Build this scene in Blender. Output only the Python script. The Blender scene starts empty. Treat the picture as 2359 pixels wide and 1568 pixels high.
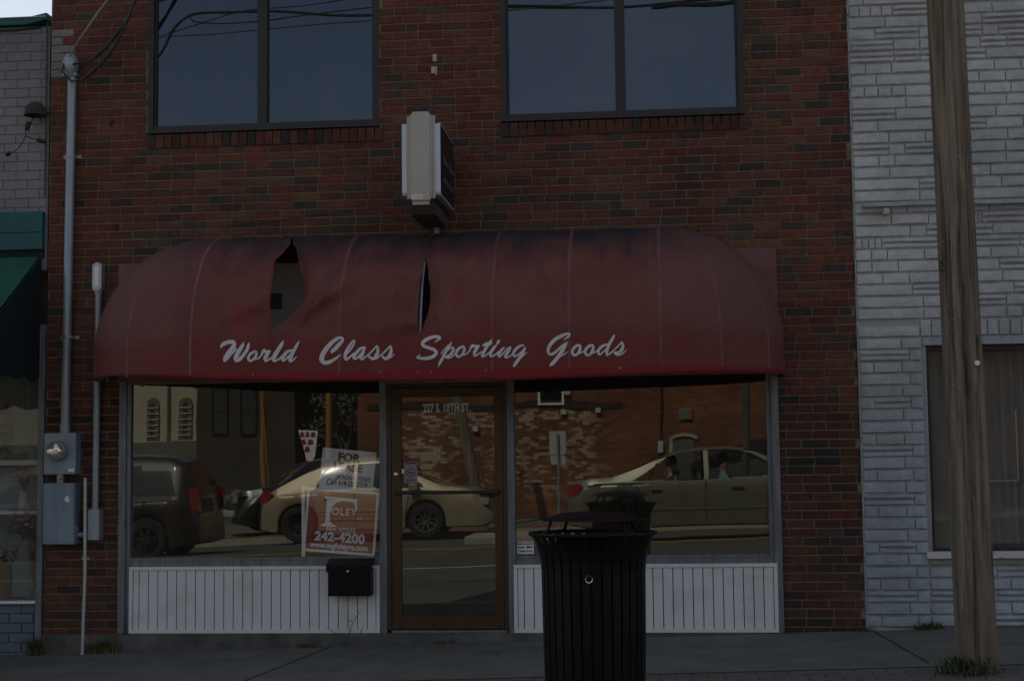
import bpy, bmesh, math, random
from mathutils import Vector, Matrix, Euler, noise
R=math.radians
scene=bpy.context.scene
COL=scene.collection
# ---------------------------------------------------------------- camera
cam_data=bpy.data.cameras.new('camera'); cam=bpy.data.objects.new('camera',cam_data); COL.objects.link(cam)
yaw,pit,rol=R(-5.43),R(4.798),R(-0.693)
fw=Vector((math.sin(yaw)*math.cos(pit),math.cos(yaw)*math.cos(pit),math.sin(pit)))
rt=fw.cross(Vector((0,0,1))).normalized(); up_=rt.cross(fw)
rt2=rt*math.cos(rol)+up_*math.sin(rol); up2=-rt*math.sin(rol)+up_*math.cos(rol)
mm=Matrix((rt2,up2,-fw)).transposed().to_4x4(); mm.translation=Vector((0,-11.7,1.36))
cam.matrix_world=mm
cam_data.sensor_fit='HORIZONTAL'; cam_data.sensor_width=36.0; cam_data.lens=36.0*3450/2358
cam_data.clip_start=0.05; cam_data.clip_end=3000
scene.camera=cam
# ---------------------------------------------------------------- world, sun, exposure
SUN=Vector((-0.46,1.0,1.38)).normalized()          # towards the sun: behind the shop, to the left
world=bpy.data.worlds.new('World'); scene.world=world; world.use_nodes=True
wn=world.node_tree; wn.nodes.clear()
wo=wn.nodes.new('ShaderNodeOutputWorld'); bg=wn.nodes.new('ShaderNodeBackground'); sk=wn.nodes.new('ShaderNodeTexSky')
sk.sky_type='NISHITA'; sk.sun_disc=False; sk.sun_elevation=math.asin(SUN.z); sk.sun_rotation=math.atan2(SUN.x,SUN.y)
sk.air_density=1.0; sk.dust_density=1.2; sk.ozone_density=1.0; sk.altitude=100
bg.inputs[1].default_value=0.09
hs=wn.nodes.new('ShaderNodeHueSaturation'); hs.inputs['Saturation'].default_value=0.62; wn.links.new(sk.outputs[0],hs.inputs['Color'])
wt=wn.nodes.new('ShaderNodeTexCoord'); wmp=wn.nodes.new('ShaderNodeMapping'); wmp.inputs['Scale'].default_value=(1,1,2.2); wn.links.new(wt.outputs['Generated'],wmp.inputs[0])
cl=wn.nodes.new('ShaderNodeTexNoise'); cl.inputs['Scale'].default_value=3.4; cl.inputs['Detail'].default_value=9; cl.inputs['Roughness'].default_value=0.6; wn.links.new(wmp.outputs[0],cl.inputs['Vector'])
cr_=wn.nodes.new('ShaderNodeMapRange'); cr_.interpolation_type='SMOOTHSTEP'; cr_.inputs['From Min'].default_value=0.42; cr_.inputs['From Max'].default_value=0.72; cr_.inputs['To Min'].default_value=0.0; cr_.inputs['To Max'].default_value=0.55; wn.links.new(cl.outputs['Fac'],cr_.inputs['Value'])
wmx=wn.nodes.new('ShaderNodeMix'); wmx.data_type='RGBA'; wmx.inputs[7].default_value=(5.6,6.0,6.6,1); wn.links.new(cr_.outputs[0],wmx.inputs[0]); wn.links.new(hs.outputs[0],wmx.inputs[6]); wn.links.new(wmx.outputs[2],bg.inputs[0]); wn.links.new(bg.outputs[0],wo.inputs[0])
sd=bpy.data.lights.new('sun','SUN'); sd.energy=4.2; sd.angle=R(0.53); sd.color=(1.0,0.94,0.84)
so=bpy.data.objects.new('sun',sd); COL.objects.link(so); so.rotation_euler=SUN.to_track_quat('Z','Y').to_euler(); so.location=(-20,20,40)
scene.view_settings.view_transform='Standard'; scene.view_settings.look='None'; scene.view_settings.exposure=0.32; scene.view_settings.gamma=1
scene.cycles.max_bounces=8; scene.cycles.transparent_max_bounces=12
# ---------------------------------------------------------------- materials
def newmat(name):
    m=bpy.data.materials.new(name); m.use_nodes=True
    nt=m.node_tree; b=nt.nodes['Principled BSDF']; return m,nt,b
def mat(name,col,rough=0.7,metal=0.0,var=0.0,vscale=6.0,bump=0.0,bscale=40.0,spec=0.5,stretch=None,coat=0.0,col2=None,thresh=None):
    m,nt,b=newmat(name); N=nt.nodes.new; L=nt.links.new
    b.inputs['Base Color'].default_value=(*col,1); b.inputs['Roughness'].default_value=rough
    b.inputs['Metallic'].default_value=metal; b.inputs['Specular IOR Level'].default_value=spec
    b.inputs['Coat Weight'].default_value=coat
    tc=N('ShaderNodeTexCoord'); src=tc.outputs['Object']
    if stretch:
        mp=N('ShaderNodeMapping'); mp.inputs['Scale'].default_value=stretch; L(src,mp.inputs[0]); src=mp.outputs[0]
    if var>0 or col2:
        n=N('ShaderNodeTexNoise'); n.inputs['Scale'].default_value=vscale; n.inputs['Detail'].default_value=6; n.inputs['Roughness'].default_value=0.65
        L(src,n.inputs['Vector']); r=N('ShaderNodeValToRGB'); L(n.outputs['Fac'],r.inputs[0])
        if col2:
            t0,t1=thresh or (0.45,0.6)
            r.color_ramp.elements[0].position=t0; r.color_ramp.elements[1].position=t1
            r.color_ramp.elements[0].color=(*col,1); r.color_ramp.elements[1].color=(*col2,1)
        else:
            r.color_ramp.elements[0].position=0.3; r.color_ramp.elements[1].position=0.7
            r.color_ramp.elements[0].color=(*[c*(1-var) for c in col],1); r.color_ramp.elements[1].color=(*[min(1,c*(1+var)) for c in col],1)
        L(r.outputs[0],b.inputs['Base Color'])
    if bump>0:
        n2=N('ShaderNodeTexNoise'); n2.inputs['Scale'].default_value=bscale; n2.inputs['Detail'].default_value=8; L(src,n2.inputs['Vector'])
        bp=N('ShaderNodeBump'); bp.inputs['Strength'].default_value=min(1,bump); bp.inputs['Distance'].default_value=0.02; L(n2.outputs['Fac'],bp.inputs['Height']); L(bp.outputs[0],b.inputs['Normal'])
    return m
def attr_mat(name,rough=0.85,bump=0.35,bscale=90,var=0.25,spec=0.3):
    m,nt,b=newmat(name); N=nt.nodes.new; L=nt.links.new
    a=N('ShaderNodeAttribute'); a.attribute_name='Col'; tc=N('ShaderNodeTexCoord')
    n=N('ShaderNodeTexNoise'); n.inputs['Scale'].default_value=22; n.inputs['Detail'].default_value=7; L(tc.outputs['Object'],n.inputs['Vector'])
    r=N('ShaderNodeMapRange'); r.inputs['From Min'].default_value=0.3; r.inputs['From Max'].default_value=0.7; r.inputs['To Min'].default_value=1-var; r.inputs['To Max'].default_value=1+var; L(n.outputs['Fac'],r.inputs['Value'])
    n3=N('ShaderNodeTexNoise'); n3.inputs['Scale'].default_value=0.9; n3.inputs['Detail'].default_value=4; L(tc.outputs['Object'],n3.inputs['Vector'])
    r3=N('ShaderNodeMapRange'); r3.inputs['From Min'].default_value=0.35; r3.inputs['From Max'].default_value=0.65; r3.inputs['To Min'].default_value=0.72; r3.inputs['To Max'].default_value=1.18; L(n3.outputs['Fac'],r3.inputs['Value'])
    mu=N('ShaderNodeMath'); mu.operation='MULTIPLY'; L(r.outputs[0],mu.inputs[0]); L(r3.outputs[0],mu.inputs[1])
    vm=N('ShaderNodeVectorMath'); vm.operation='SCALE'; L(a.outputs['Color'],vm.inputs[0]); L(mu.outputs[0],vm.inputs['Scale']); L(vm.outputs[0],b.inputs['Base Color'])
    b.inputs['Roughness'].default_value=rough; b.inputs['Specular IOR Level'].default_value=spec
    n2=N('ShaderNodeTexNoise'); n2.inputs['Scale'].default_value=bscale; n2.inputs['Detail'].default_value=9; L(tc.outputs['Object'],n2.inputs['Vector'])
    bp=N('ShaderNodeBump'); bp.inputs['Strength'].default_value=bump; bp.inputs['Distance'].default_value=0.012; L(n2.outputs['Fac'],bp.inputs['Height']); L(bp.outputs[0],b.inputs['Normal'])
    return m
def glass_mat(name,ior=1.9,tint=(0.95,0.96,0.95),wave=0.02,wscale=1.3,refl=(0.97,1,0.93),dust=0.0):
    m=bpy.data.materials.new(name); m.use_nodes=True; nt=m.node_tree; nt.nodes.clear(); N=nt.nodes.new; L=nt.links.new
    o=N('ShaderNodeOutputMaterial'); mx=N('ShaderNodeMixShader'); tr=N('ShaderNodeBsdfTransparent'); gl=N('ShaderNodeBsdfGlossy')
    tr.inputs[0].default_value=(*tint,1); gl.inputs['Roughness'].default_value=0.0; gl.inputs[0].default_value=(*refl,1)
    fr=N('ShaderNodeFresnel'); fr.inputs[0].default_value=ior
    ge=N('ShaderNodeNewGeometry'); inv=N('ShaderNodeMath'); inv.operation='SUBTRACT'; inv.inputs[0].default_value=1; L(ge.outputs['Backfacing'],inv.inputs[1])
    mu=N('ShaderNodeMath'); mu.operation='MULTIPLY'; L(fr.outputs[0],mu.inputs[0]); L(inv.outputs[0],mu.inputs[1])
    tc=N('ShaderNodeTexCoord'); n=N('ShaderNodeTexNoise'); n.inputs['Scale'].default_value=wscale; n.inputs['Detail'].default_value=1.5; L(tc.outputs['Object'],n.inputs['Vector'])
    bp=N('ShaderNodeBump'); bp.inputs['Strength'].default_value=1; bp.inputs['Distance'].default_value=wave; L(n.outputs['Fac'],bp.inputs['Height']); L(bp.outputs[0],gl.inputs['Normal'])
    L(mu.outputs[0],mx.inputs[0]); L(tr.outputs[0],mx.inputs[1]); L(gl.outputs[0],mx.inputs[2])
    if dust>0:   # film of dust and dried rain streaks
        d=N('ShaderNodeBsdfDiffuse'); d.inputs[0].default_value=(0.42,0.37,0.27,1); m2=N('ShaderNodeMixShader'); mp=N('ShaderNodeMapping'); mp.inputs['Scale'].default_value=(7,1,1.2); L(tc.outputs['Object'],mp.inputs[0])
        nn=N('ShaderNodeTexNoise'); nn.inputs['Scale'].default_value=1.2; nn.inputs['Detail'].default_value=9; nn.inputs['Roughness'].default_value=0.7; L(mp.outputs[0],nn.inputs['Vector'])
        mr=N('ShaderNodeMapRange'); mr.inputs['From Min'].default_value=0.35; mr.inputs['From Max'].default_value=0.75; mr.inputs['To Min'].default_value=dust*.6; mr.inputs['To Max'].default_value=dust*1.9; L(nn.outputs['Fac'],mr.inputs['Value'])
        mz=N('ShaderNodeMath'); mz.operation='MULTIPLY'; L(mr.outputs[0],mz.inputs[0]); L(inv.outputs[0],mz.inputs[1])
        L(mz.outputs[0],m2.inputs[0]); L(mx.outputs[0],m2.inputs[1]); L(d.outputs[0],m2.inputs[2]); L(m2.outputs[0],o.inputs[0])
    else: L(mx.outputs[0],o.inputs[0])
    return m

M={}
M['brick']=attr_mat('brick_red_brown')
M['mortar']=mat('mortar',(0.205,0.165,0.098),0.95,var=0.3,vscale=14,bump=0.5,bscale=120)
M['stone']=attr_mat('painted_stone',rough=0.75,bump=0.6,bscale=45,var=0.10)
M['stonegap']=mat('painted_joint',(0.36,0.365,0.36),0.9,var=0.15,vscale=20,bump=0.3)
M['lbrick']=attr_mat('painted_brick',rough=0.75,bump=0.3,bscale=60,var=0.08)
M['lmortar']=mat('painted_mortar',(0.19,0.185,0.185),0.9,var=0.15,vscale=10)
M['concrete']=mat('concrete_walk',(0.098,0.097,0.085),0.95,col2=(0.150,0.146,0.128),thresh=(0.32,0.62),vscale=2.6,bump=0.5,bscale=70)
M['plinth']=mat('plinth_concrete',(0.11,0.108,0.10),0.95,var=0.45,vscale=4,bump=0.7,bscale=25)
M['asphalt']=mat('asphalt',(0.095,0.092,0.08),0.95,var=0.22,vscale=0.8,bump=0.4,bscale=50,spec=0.2)
M['kerb']=mat('kerb_concrete',(0.32,0.30,0.24),0.9,var=0.2,vscale=3,bump=0.3)
M['earth']=mat('earth',(0.12,0.11,0.07),0.95,var=0.3,vscale=0.3,bump=0.3)
M['yellow']=mat('road_yellow',(0.30,0.20,0.05),0.8,var=0.35,vscale=5)
M['whiteline']=mat('road_white',(0.5,0.5,0.42),0.8,var=0.35,vscale=5)
M['bronze']=mat('dark_bronze_frame',(0.030,0.026,0.025),0.45,0.3,var=0.2,vscale=5,bump=0.05)
M['doorbr']=mat('bronze_door_frame',(0.075,0.050,0.030),0.42,0.55,var=0.2,vscale=4,stretch=(3,1,0.4))
M['alu']=mat('weathered_aluminium',(0.17,0.185,0.20),0.5,0.35,var=0.35,vscale=8,stretch=(4,1,0.5),bump=0.12)
M['white']=mat('white_vinyl',(0.76,0.76,0.75),0.6,col2=(0.62,0.61,0.57),thresh=(0.50,0.72),vscale=3.5,bump=0.05)
M['glass_shop']=glass_mat('shop_glass',ior=1.92,wave=0.0010,wscale=1.1,dust=0.035)
M['glass_door']=glass_mat('door_glass',ior=1.95,wave=0.0010,wscale=0.9,dust=0.05)
M['glass_upper']=glass_mat('upper_glass',ior=1.80,tint=(0.25,0.26,0.28),wave=0.001,wscale=0.8,refl=(0.74,0.92,1.16),dust=0.03)
M['glass_right']=glass_mat('right_glass',ior=1.5,tint=(0.93,0.94,0.94),wave=0.0008,refl=(0.85,0.97,1.0),dust=0.10)
M['glass_side']=glass_mat('side_glass',ior=1.65,tint=(0.9,0.92,0.92),wave=0.0008,refl=(0.85,0.97,1.0),dust=0.10)
M['room']=mat('dark_room_paint',(0.10,0.095,0.085),0.9,var=0.2,vscale=1.5)
M['galv']=mat('galvanised_steel',(0.30,0.34,0.37),0.45,0.45,var=0.18,vscale=14,bump=0.05,stretch=(1,1,0.3))
M['meter']=mat('grey_enamel_box',(0.25,0.31,0.36),0.5,0.1,var=0.12,vscale=7,bump=0.04)
M['meter2']=mat('blue_grey_enamel_box',(0.20,0.27,0.32),0.5,0.1,var=0.22,vscale=5,bump=0.05,stretch=(2,1,0.5))
M['black']=mat('black_gloss_paint',(0.0095,0.0068,0.0088),0.36,0.0,var=0.2,vscale=9,spec=0.16)
M['blackmat']=mat('black_matt',(0.012,0.012,0.013),0.7)
M['cable']=mat('black_cable',(0.018,0.018,0.02),0.5)
M['cablelite']=mat('bare_cable',(0.22,0.22,0.2),0.5,0.4)
M['rust']=mat('rusty_iron',(0.055,0.035,0.028),0.85,0.2,var=0.4,vscale=15,bump=0.3)
M['wood']=None
M['beige']=mat('beige_extrusion',(0.46,0.42,0.36),0.5,var=0.10,vscale=3,stretch=(1,1,0.3))
M['signface']=mat('white_sign_plastic',(0.55,0.62,0.68),0.4,var=0.05)
M['signside']=mat('black_sign_face',(0.016,0.014,0.016),0.35,var=0.2)
M['letter']=mat('white_paint_letter',(0.62,0.61,0.60),0.7,var=0.12,vscale=9)
M['seam']=mat('faded_seam_tape',(0.185,0.086,0.082),0.85,var=0.3,vscale=5,bump=0.1)
M['board']=mat('red_faded_board',(0.19,0.085,0.08),0.8,var=0.25,vscale=3,bump=0.05)
M['pale_board']=mat('pale_door_paint',(0.55,0.54,0.48),0.7,var=0.1)
M['teal']=mat('teal_fascia',(0.008,0.085,0.085),0.6,var=0.2,vscale=3)
M['green']=mat('green_canvas',(0.006,0.085,0.05),0.85,var=0.25,vscale=2)
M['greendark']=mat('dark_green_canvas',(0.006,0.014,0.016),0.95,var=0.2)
M['leaf']=mat('leaf_green',(0.045,0.075,0.020),0.8,col2=(0.10,0.095,0.035),thresh=(0.42,0.62),vscale=14)
M['dryleaf']=mat('dry_grass',(0.13,0.12,0.045),0.8,var=0.3,vscale=8)
M['bark']=mat('bark',(0.09,0.075,0.06),0.9,var=0.3,bump=0.5)
M['cream']=mat('cream_render',(0.42,0.38,0.28),0.85,var=0.1,vscale=0.8)
M['greyband']=mat('grey_metal_band',(0.13,0.13,0.115),0.7,var=0.12,stretch=(8,8,0.1))
M['chrome']=mat('chrome',(0.75,0.75,0.75),0.12,1.0)
M['tyre']=mat('tyre',(0.015,0.015,0.015),0.85)
M['gold']=mat('gold_car_paint',(0.34,0.28,0.18),0.42,0.25,coat=0.35)
M['greypaint']=mat('grey_car_paint',(0.20,0.19,0.145),0.32,0.45,coat=0.8)
M['darkred']=mat('dark_red_car_paint',(0.020,0.009,0.008),0.45,0.1,coat=1.0)
M['darkpaint']=mat('black_car_paint',(0.014,0.014,0.016),0.25,0.2,coat=1.0)
M['trim']=mat('black_trim',(0.012,0.012,0.012),0.5)
M['silver']=mat('silver_plate',(0.5,0.5,0.48),0.5,0.2)
M['redlamp']=mat('red_lamp_lens',(0.30,0.008,0.006),0.15,coat=1)
M['clearlamp']=mat('clear_lamp_lens',(0.5,0.5,0.5),0.1,0.4,coat=1)
M['carglass']=glass_mat('car_glass',ior=1.45,tint=(0.80,0.84,0.82),wave=0.0)
M['darkglass']=mat('dark_car_glass',(0.012,0.014,0.014),0.05,coat=1)
M['signred']=mat('sign_red',(0.28,0.022,0.022),0.5)
M['signwhite']=mat('sign_white',(0.80,0.80,0.82),0.5)
M['signblack']=mat('sign_black',(0.02,0.02,0.02),0.6)
M['teal_shirt']=mat('teal_shirt',(0.06,0.50,0.50),0.9)
M['dark_shirt']=mat('dark_shirt',(0.02,0.02,0.03),0.9)
M['skin']=mat('skin',(0.42,0.24,0.16),0.6)
M['hair']=mat('dark_hair',(0.02,0.013,0.01),0.6)
M['terracotta']=mat('terracotta',(0.16,0.06,0.03),0.8)
M['flower_red']=mat('red_petal',(0.5,0.03,0.02),0.7); M['flower_orange']=mat('orange_petal',(0.6,0.2,0.03),0.7); M['flower_pink']=mat('pink_petal',(0.5,0.3,0.3),0.7)
M['curtain']=mat('grey_curtain',(0.17,0.18,0.18),0.9,var=0.3,vscale=4,stretch=(8,1,0.2))
M['fabric_in']=mat('awning_lining',(0.10,0.02,0.02),0.9)
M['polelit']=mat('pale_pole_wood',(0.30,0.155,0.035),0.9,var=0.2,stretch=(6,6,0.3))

def pole_wood():
    m,nt,b=newmat('weathered_pole_wood'); N=nt.nodes.new; L=nt.links.new
    tc=N('ShaderNodeTexCoord'); mp=N('ShaderNodeMapping'); mp.inputs['Scale'].default_value=(20,20,1.1); L(tc.outputs['Object'],mp.inputs[0])
    n=N('ShaderNodeTexNoise'); n.inputs['Scale'].default_value=1.0; n.inputs['Detail'].default_value=9; n.inputs['Roughness'].default_value=0.7; n.inputs['Distortion'].default_value=0.6; L(mp.outputs[0],n.inputs['Vector'])
    r=N('ShaderNodeValToRGB'); e=r.color_ramp.elements; e[0].position=0.36; e[0].color=(0.040,0.031,0.024,1); e[1].position=0.64; e[1].color=(0.27,0.222,0.168,1)
    x=e.new(0.46); x.color=(0.145,0.115,0.084,1); L(n.outputs['Fac'],r.inputs[0])
    n2=N('ShaderNodeTexNoise'); n2.inputs['Scale'].default_value=1.3; n2.inputs['Detail'].default_value=5; mp2=N('ShaderNodeMapping'); mp2.inputs['Scale'].default_value=(5,5,1.1); L(tc.outputs['Object'],mp2.inputs[0]); L(mp2.outputs[0],n2.inputs['Vector'])
    r2=N('ShaderNodeValToRGB'); r2.color_ramp.elements[0].position=0.56; r2.color_ramp.elements[0].color=(0,0,0,1); r2.color_ramp.elements[1].position=0.68; r2.color_ramp.elements[1].color=(0.6,0.6,0.6,1); L(n2.outputs['Fac'],r2.inputs[0])
    mx=N('ShaderNodeMix'); mx.data_type='RGBA'; L(r2.outputs[0],mx.inputs[0]); L(r.outputs[0],mx.inputs[6]); mx.inputs[7].default_value=(0.17,0.105,0.06,1); L(mx.outputs[2],b.inputs['Base Color'])
    b.inputs['Roughness'].default_value=0.9; bp=N('ShaderNodeBump'); bp.inputs['Strength'].default_value=0.9; bp.inputs['Distance'].default_value=0.012; L(n.outputs['Fac'],bp.inputs['Height']); L(bp.outputs[0],b.inputs['Normal'])
    return m
M['wood']=pole_wood()

def canvas():
    m,nt,b=newmat('faded_red_canvas'); N=nt.nodes.new; L=nt.links.new
    tc=N('ShaderNodeTexCoord'); sh=N('ShaderNodeVectorMath'); sh.inputs[1].default_value=(-1.72,0,2.28); L(tc.outputs['Object'],sh.inputs[0])
    sx=N('ShaderNodeSeparateXYZ'); L(sh.outputs[0],sx.inputs[0])
    def nz(scale,det=6,st=(1,1,1),dist=0.0):
        mp=N('ShaderNodeMapping'); mp.inputs['Scale'].default_value=st; L(tc.outputs['Object'],mp.inputs[0])
        n=N('ShaderNodeTexNoise'); n.inputs['Scale'].default_value=scale; n.inputs['Detail'].default_value=det; n.inputs['Roughness'].default_value=0.65; n.inputs['Distortion'].default_value=dist; L(mp.outputs[0],n.inputs['Vector']); return n.outputs['Fac']
    def ramp(f,p0,p1,c0=(0,0,0),c1=(1,1,1)):
        r=N('ShaderNodeValToRGB'); r.color_ramp.elements[0].position=p0; r.color_ramp.elements[1].position=p1; r.color_ramp.elements[0].color=(*c0,1); r.color_ramp.elements[1].color=(*c1,1); L(f,r.inputs[0]); return r.outputs[0]
    def mix(f,a,b_):
        x=N('ShaderNodeMix'); x.data_type='RGBA'; L(f,x.inputs[0])
        for i,v in ((6,a),(7,b_)):
            if isinstance(v,tuple): x.inputs[i].default_value=(*v,1)
            else: L(v,x.inputs[i])
        return x.outputs[2]
    def math_(op,a,b_,clamp=False):
        x=N('ShaderNodeMath'); x.operation=op; x.use_clamp=clamp
        for i,v in ((0,a),(1,b_)):
            if isinstance(v,(int,float)): x.inputs[i].default_value=v
            else: L(v,x.inputs[i])
        return x.outputs[0]
    base=mix(ramp(nz(1.6,7),0.3,0.72),(0.140,0.040,0.034),(0.200,0.074,0.058))
    base=mix(ramp(nz(3.0,9,(2.2,2.2,0.5),0.7),0.50,0.78),base,(0.21,0.036,0.034))          # patches with more colour left
    base=mix(math_('MULTIPLY',ramp(nz(5,8,(1,1,0.35)),0.52,0.70),0.55),base,(0.066,0.040,0.038)) # grime
    # soot and mildew lying on the flat top, ragged lower edge
    zz=math_('ADD',sx.outputs['Z'],math_('MULTIPLY',math_('SUBTRACT',nz(3.6,9,(2.4,1,0.6)),0.5),0.60))
    zz=math_('ADD',zz,math_('MULTIPLY',sx.outputs['X'],0.018))
    base=mix(ramp(math_('SUBTRACT',zz,2.2),0.60,0.92),base,(0.030,0.026,0.029))
    # grey faded ends, less faded band low down
    xe=math_('ABSOLUTE',math_('ADD',sx.outputs['X'],1.72),0.0)
    base=mix(math_('MULTIPLY',ramp(math_('MULTIPLY',xe,0.3),0.46,0.66),0.7),base,(0.160,0.080,0.068))
    lowz=math_('ADD',sx.outputs['Z'],math_('MULTIPLY',math_('SUBTRACT',nz(2.0,5),0.5),0.05))
    base=mix(math_('MULTIPLY',ramp(math_('SUBTRACT',2.42,lowz),0.04,0.16),0.55),base,(0.185,0.030,0.026))
    base=mix(ramp(math_('SUBTRACT',2.08,lowz),0.0,0.02),base,(0.22,0.022,0.028))
    L(base,b.inputs['Base Color']); b.inputs['Roughness'].default_value=0.8; b.inputs['Specular IOR Level'].default_value=0.25
    bp=N('ShaderNodeBump'); bp.inputs['Strength'].default_value=0.5; bp.inputs['Distance'].default_value=0.05; L(nz(4.5,6,(1,1,0.45),0.8),bp.inputs['Height']); L(bp.outputs[0],b.inputs['Normal'])
    return m
M['canvas']=canvas()

def far_brick():
    m,nt,b=newmat('old_painted_brick'); N=nt.nodes.new; L=nt.links.new
    tc=N('ShaderNodeTexCoord'); mp=N('ShaderNodeMapping'); mp.inputs['Rotation'].default_value=(R(90),0,0); L(tc.outputs['Object'],mp.inputs[0])
    bt=N('ShaderNodeTexBrick'); bt.inputs['Scale'].default_value=1; bt.inputs['Brick Width'].default_value=0.21; bt.inputs['Row Height'].default_value=0.075; bt.inputs['Mortar Size'].default_value=0.009
    bt.inputs['Color1'].default_value=(0.15,0.042,0.018,1); bt.inputs['Color2'].default_value=(0.26,0.085,0.034,1); bt.inputs['Mortar'].default_value=(0.17,0.10,0.06,1); L(mp.outputs[0],bt.inputs['Vector'])
    n=N('ShaderNodeTexNoise'); n.inputs['Scale'].default_value=0.9; n.inputs['Detail'].default_value=12; n.inputs['Roughness'].default_value=0.78; mq=N('ShaderNodeMapping'); mq.inputs['Scale'].default_value=(1,1,1.6); L(tc.outputs['Object'],mq.inputs[0]); L(mq.outputs[0],n.inputs['Vector'])
    sx=N('ShaderNodeSeparateXYZ'); L(tc.outputs['Object'],sx.inputs[0])
    # worn whitewash: a patch of paint between 1 and 3 m up, left half of the wall
    def mr(o,a,b_,c,d):
        x=N('ShaderNodeMapRange'); x.interpolation_type='SMOOTHSTEP'; L(o,x.inputs['Value'])
        for i,v in zip(('From Min','From Max','To Min','To Max'),(a,b_,c,d)): x.inputs[i].default_value=v
        return x.outputs[0]
    def mul(a,b_):
        x=N('ShaderNodeMath'); x.operation='MULTIPLY'; L(a,x.inputs[0]); L(b_,x.inputs[1]); return x.outputs[0]
    k=mul(mul(mr(sx.outputs['Z'],0.3,1.1,0,1),mr(sx.outputs['Z'],2.75,2.95,1,0)),mul(mr(sx.outputs['X'],-1.9,-1.0,1,0),mr(sx.outputs['X'],-7.4,-6.6,0,1)))
    r=N('ShaderNodeValToRGB'); r.color_ramp.elements[0].position=0.585; r.color_ramp.elements[1].position=0.64; L(n.outputs['Fac'],r.inputs[0])
    b2=N('ShaderNodeTexBrick'); b2.inputs['Scale'].default_value=1; b2.inputs['Brick Width'].default_value=0.21; b2.inputs['Row Height'].default_value=0.075; b2.inputs['Mortar Size'].default_value=0.0; b2.inputs['Color1'].default_value=(0,0,0,1); b2.inputs['Color2'].default_value=(1,1,1,1); L(mp.outputs[0],b2.inputs['Vector'])
    sm=N('ShaderNodeMath'); sm.operation='MULTIPLY_ADD'; sm.inputs[1].default_value=0.16; L(b2.outputs['Color'],sm.inputs[0]); L(n.outputs['Fac'],sm.inputs[2]); L(sm.outputs[0],r.inputs[0])
    x=N('ShaderNodeMix'); x.data_type='RGBA'; L(mul(mul(r.outputs[0],k),mr(bt.outputs['Fac'],0,1,1,0.5)),x.inputs[0]); L(bt.outputs['Color'],x.inputs[6]); x.inputs[7].default_value=(0.42,0.35,0.245,1)
    n2=N('ShaderNodeTexNoise'); n2.inputs['Scale'].default_value=0.9; n2.inputs['Detail'].default_value=6; L(tc.outputs['Object'],n2.inputs['Vector'])
    y=N('ShaderNodeMix'); y.data_type='RGBA'; y.blend_type='MULTIPLY'; y.inputs[0].default_value=1; L(x.outputs[2],y.inputs[6])
    r2=N('ShaderNodeValToRGB'); r2.color_ramp.elements[0].position=0.3; r2.color_ramp.elements[0].color=(0.5,0.48,0.45,1); r2.color_ramp.elements[1].position=0.62; L(n2.outputs['Fac'],r2.inputs[0]); L(r2.outputs[0],y.inputs[7])
    L(y.outputs[2],b.inputs['Base Color']); b.inputs['Roughness'].default_value=0.9; return m
M['farbrick']=far_brick()
def paver():
    m,nt,b=newmat('brick_pavers'); N=nt.nodes.new; L=nt.links.new
    tc=N('ShaderNodeTexCoord'); bt=N('ShaderNodeTexBrick'); bt.inputs['Scale'].default_value=1; bt.inputs['Brick Width'].default_value=0.2; bt.inputs['Row Height'].default_value=0.1; bt.inputs['Mortar Size'].default_value=0.006
    bt.inputs['Color1'].default_value=(0.100,0.097,0.090,1); bt.inputs['Color2'].default_value=(0.125,0.120,0.112,1); bt.inputs['Mortar'].default_value=(0.045,0.045,0.04,1); L(tc.outputs['Object'],bt.inputs['Vector']); L(bt.outputs['Color'],b.inputs['Base Color']); b.inputs['Roughness'].default_value=0.95
    bp=N('ShaderNodeBump'); bp.invert=True; bp.inputs['Strength'].default_value=0.6; bp.inputs['Distance'].default_value=0.01; L(bt.outputs['Fac'],bp.inputs['Height']); L(bp.outputs[0],b.inputs['Normal']); return m
M['paver']=paver()
M['redpaver']=mat('red_brick_verge',(0.22,0.075,0.045),0.9,var=0.25,vscale=3)

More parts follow.
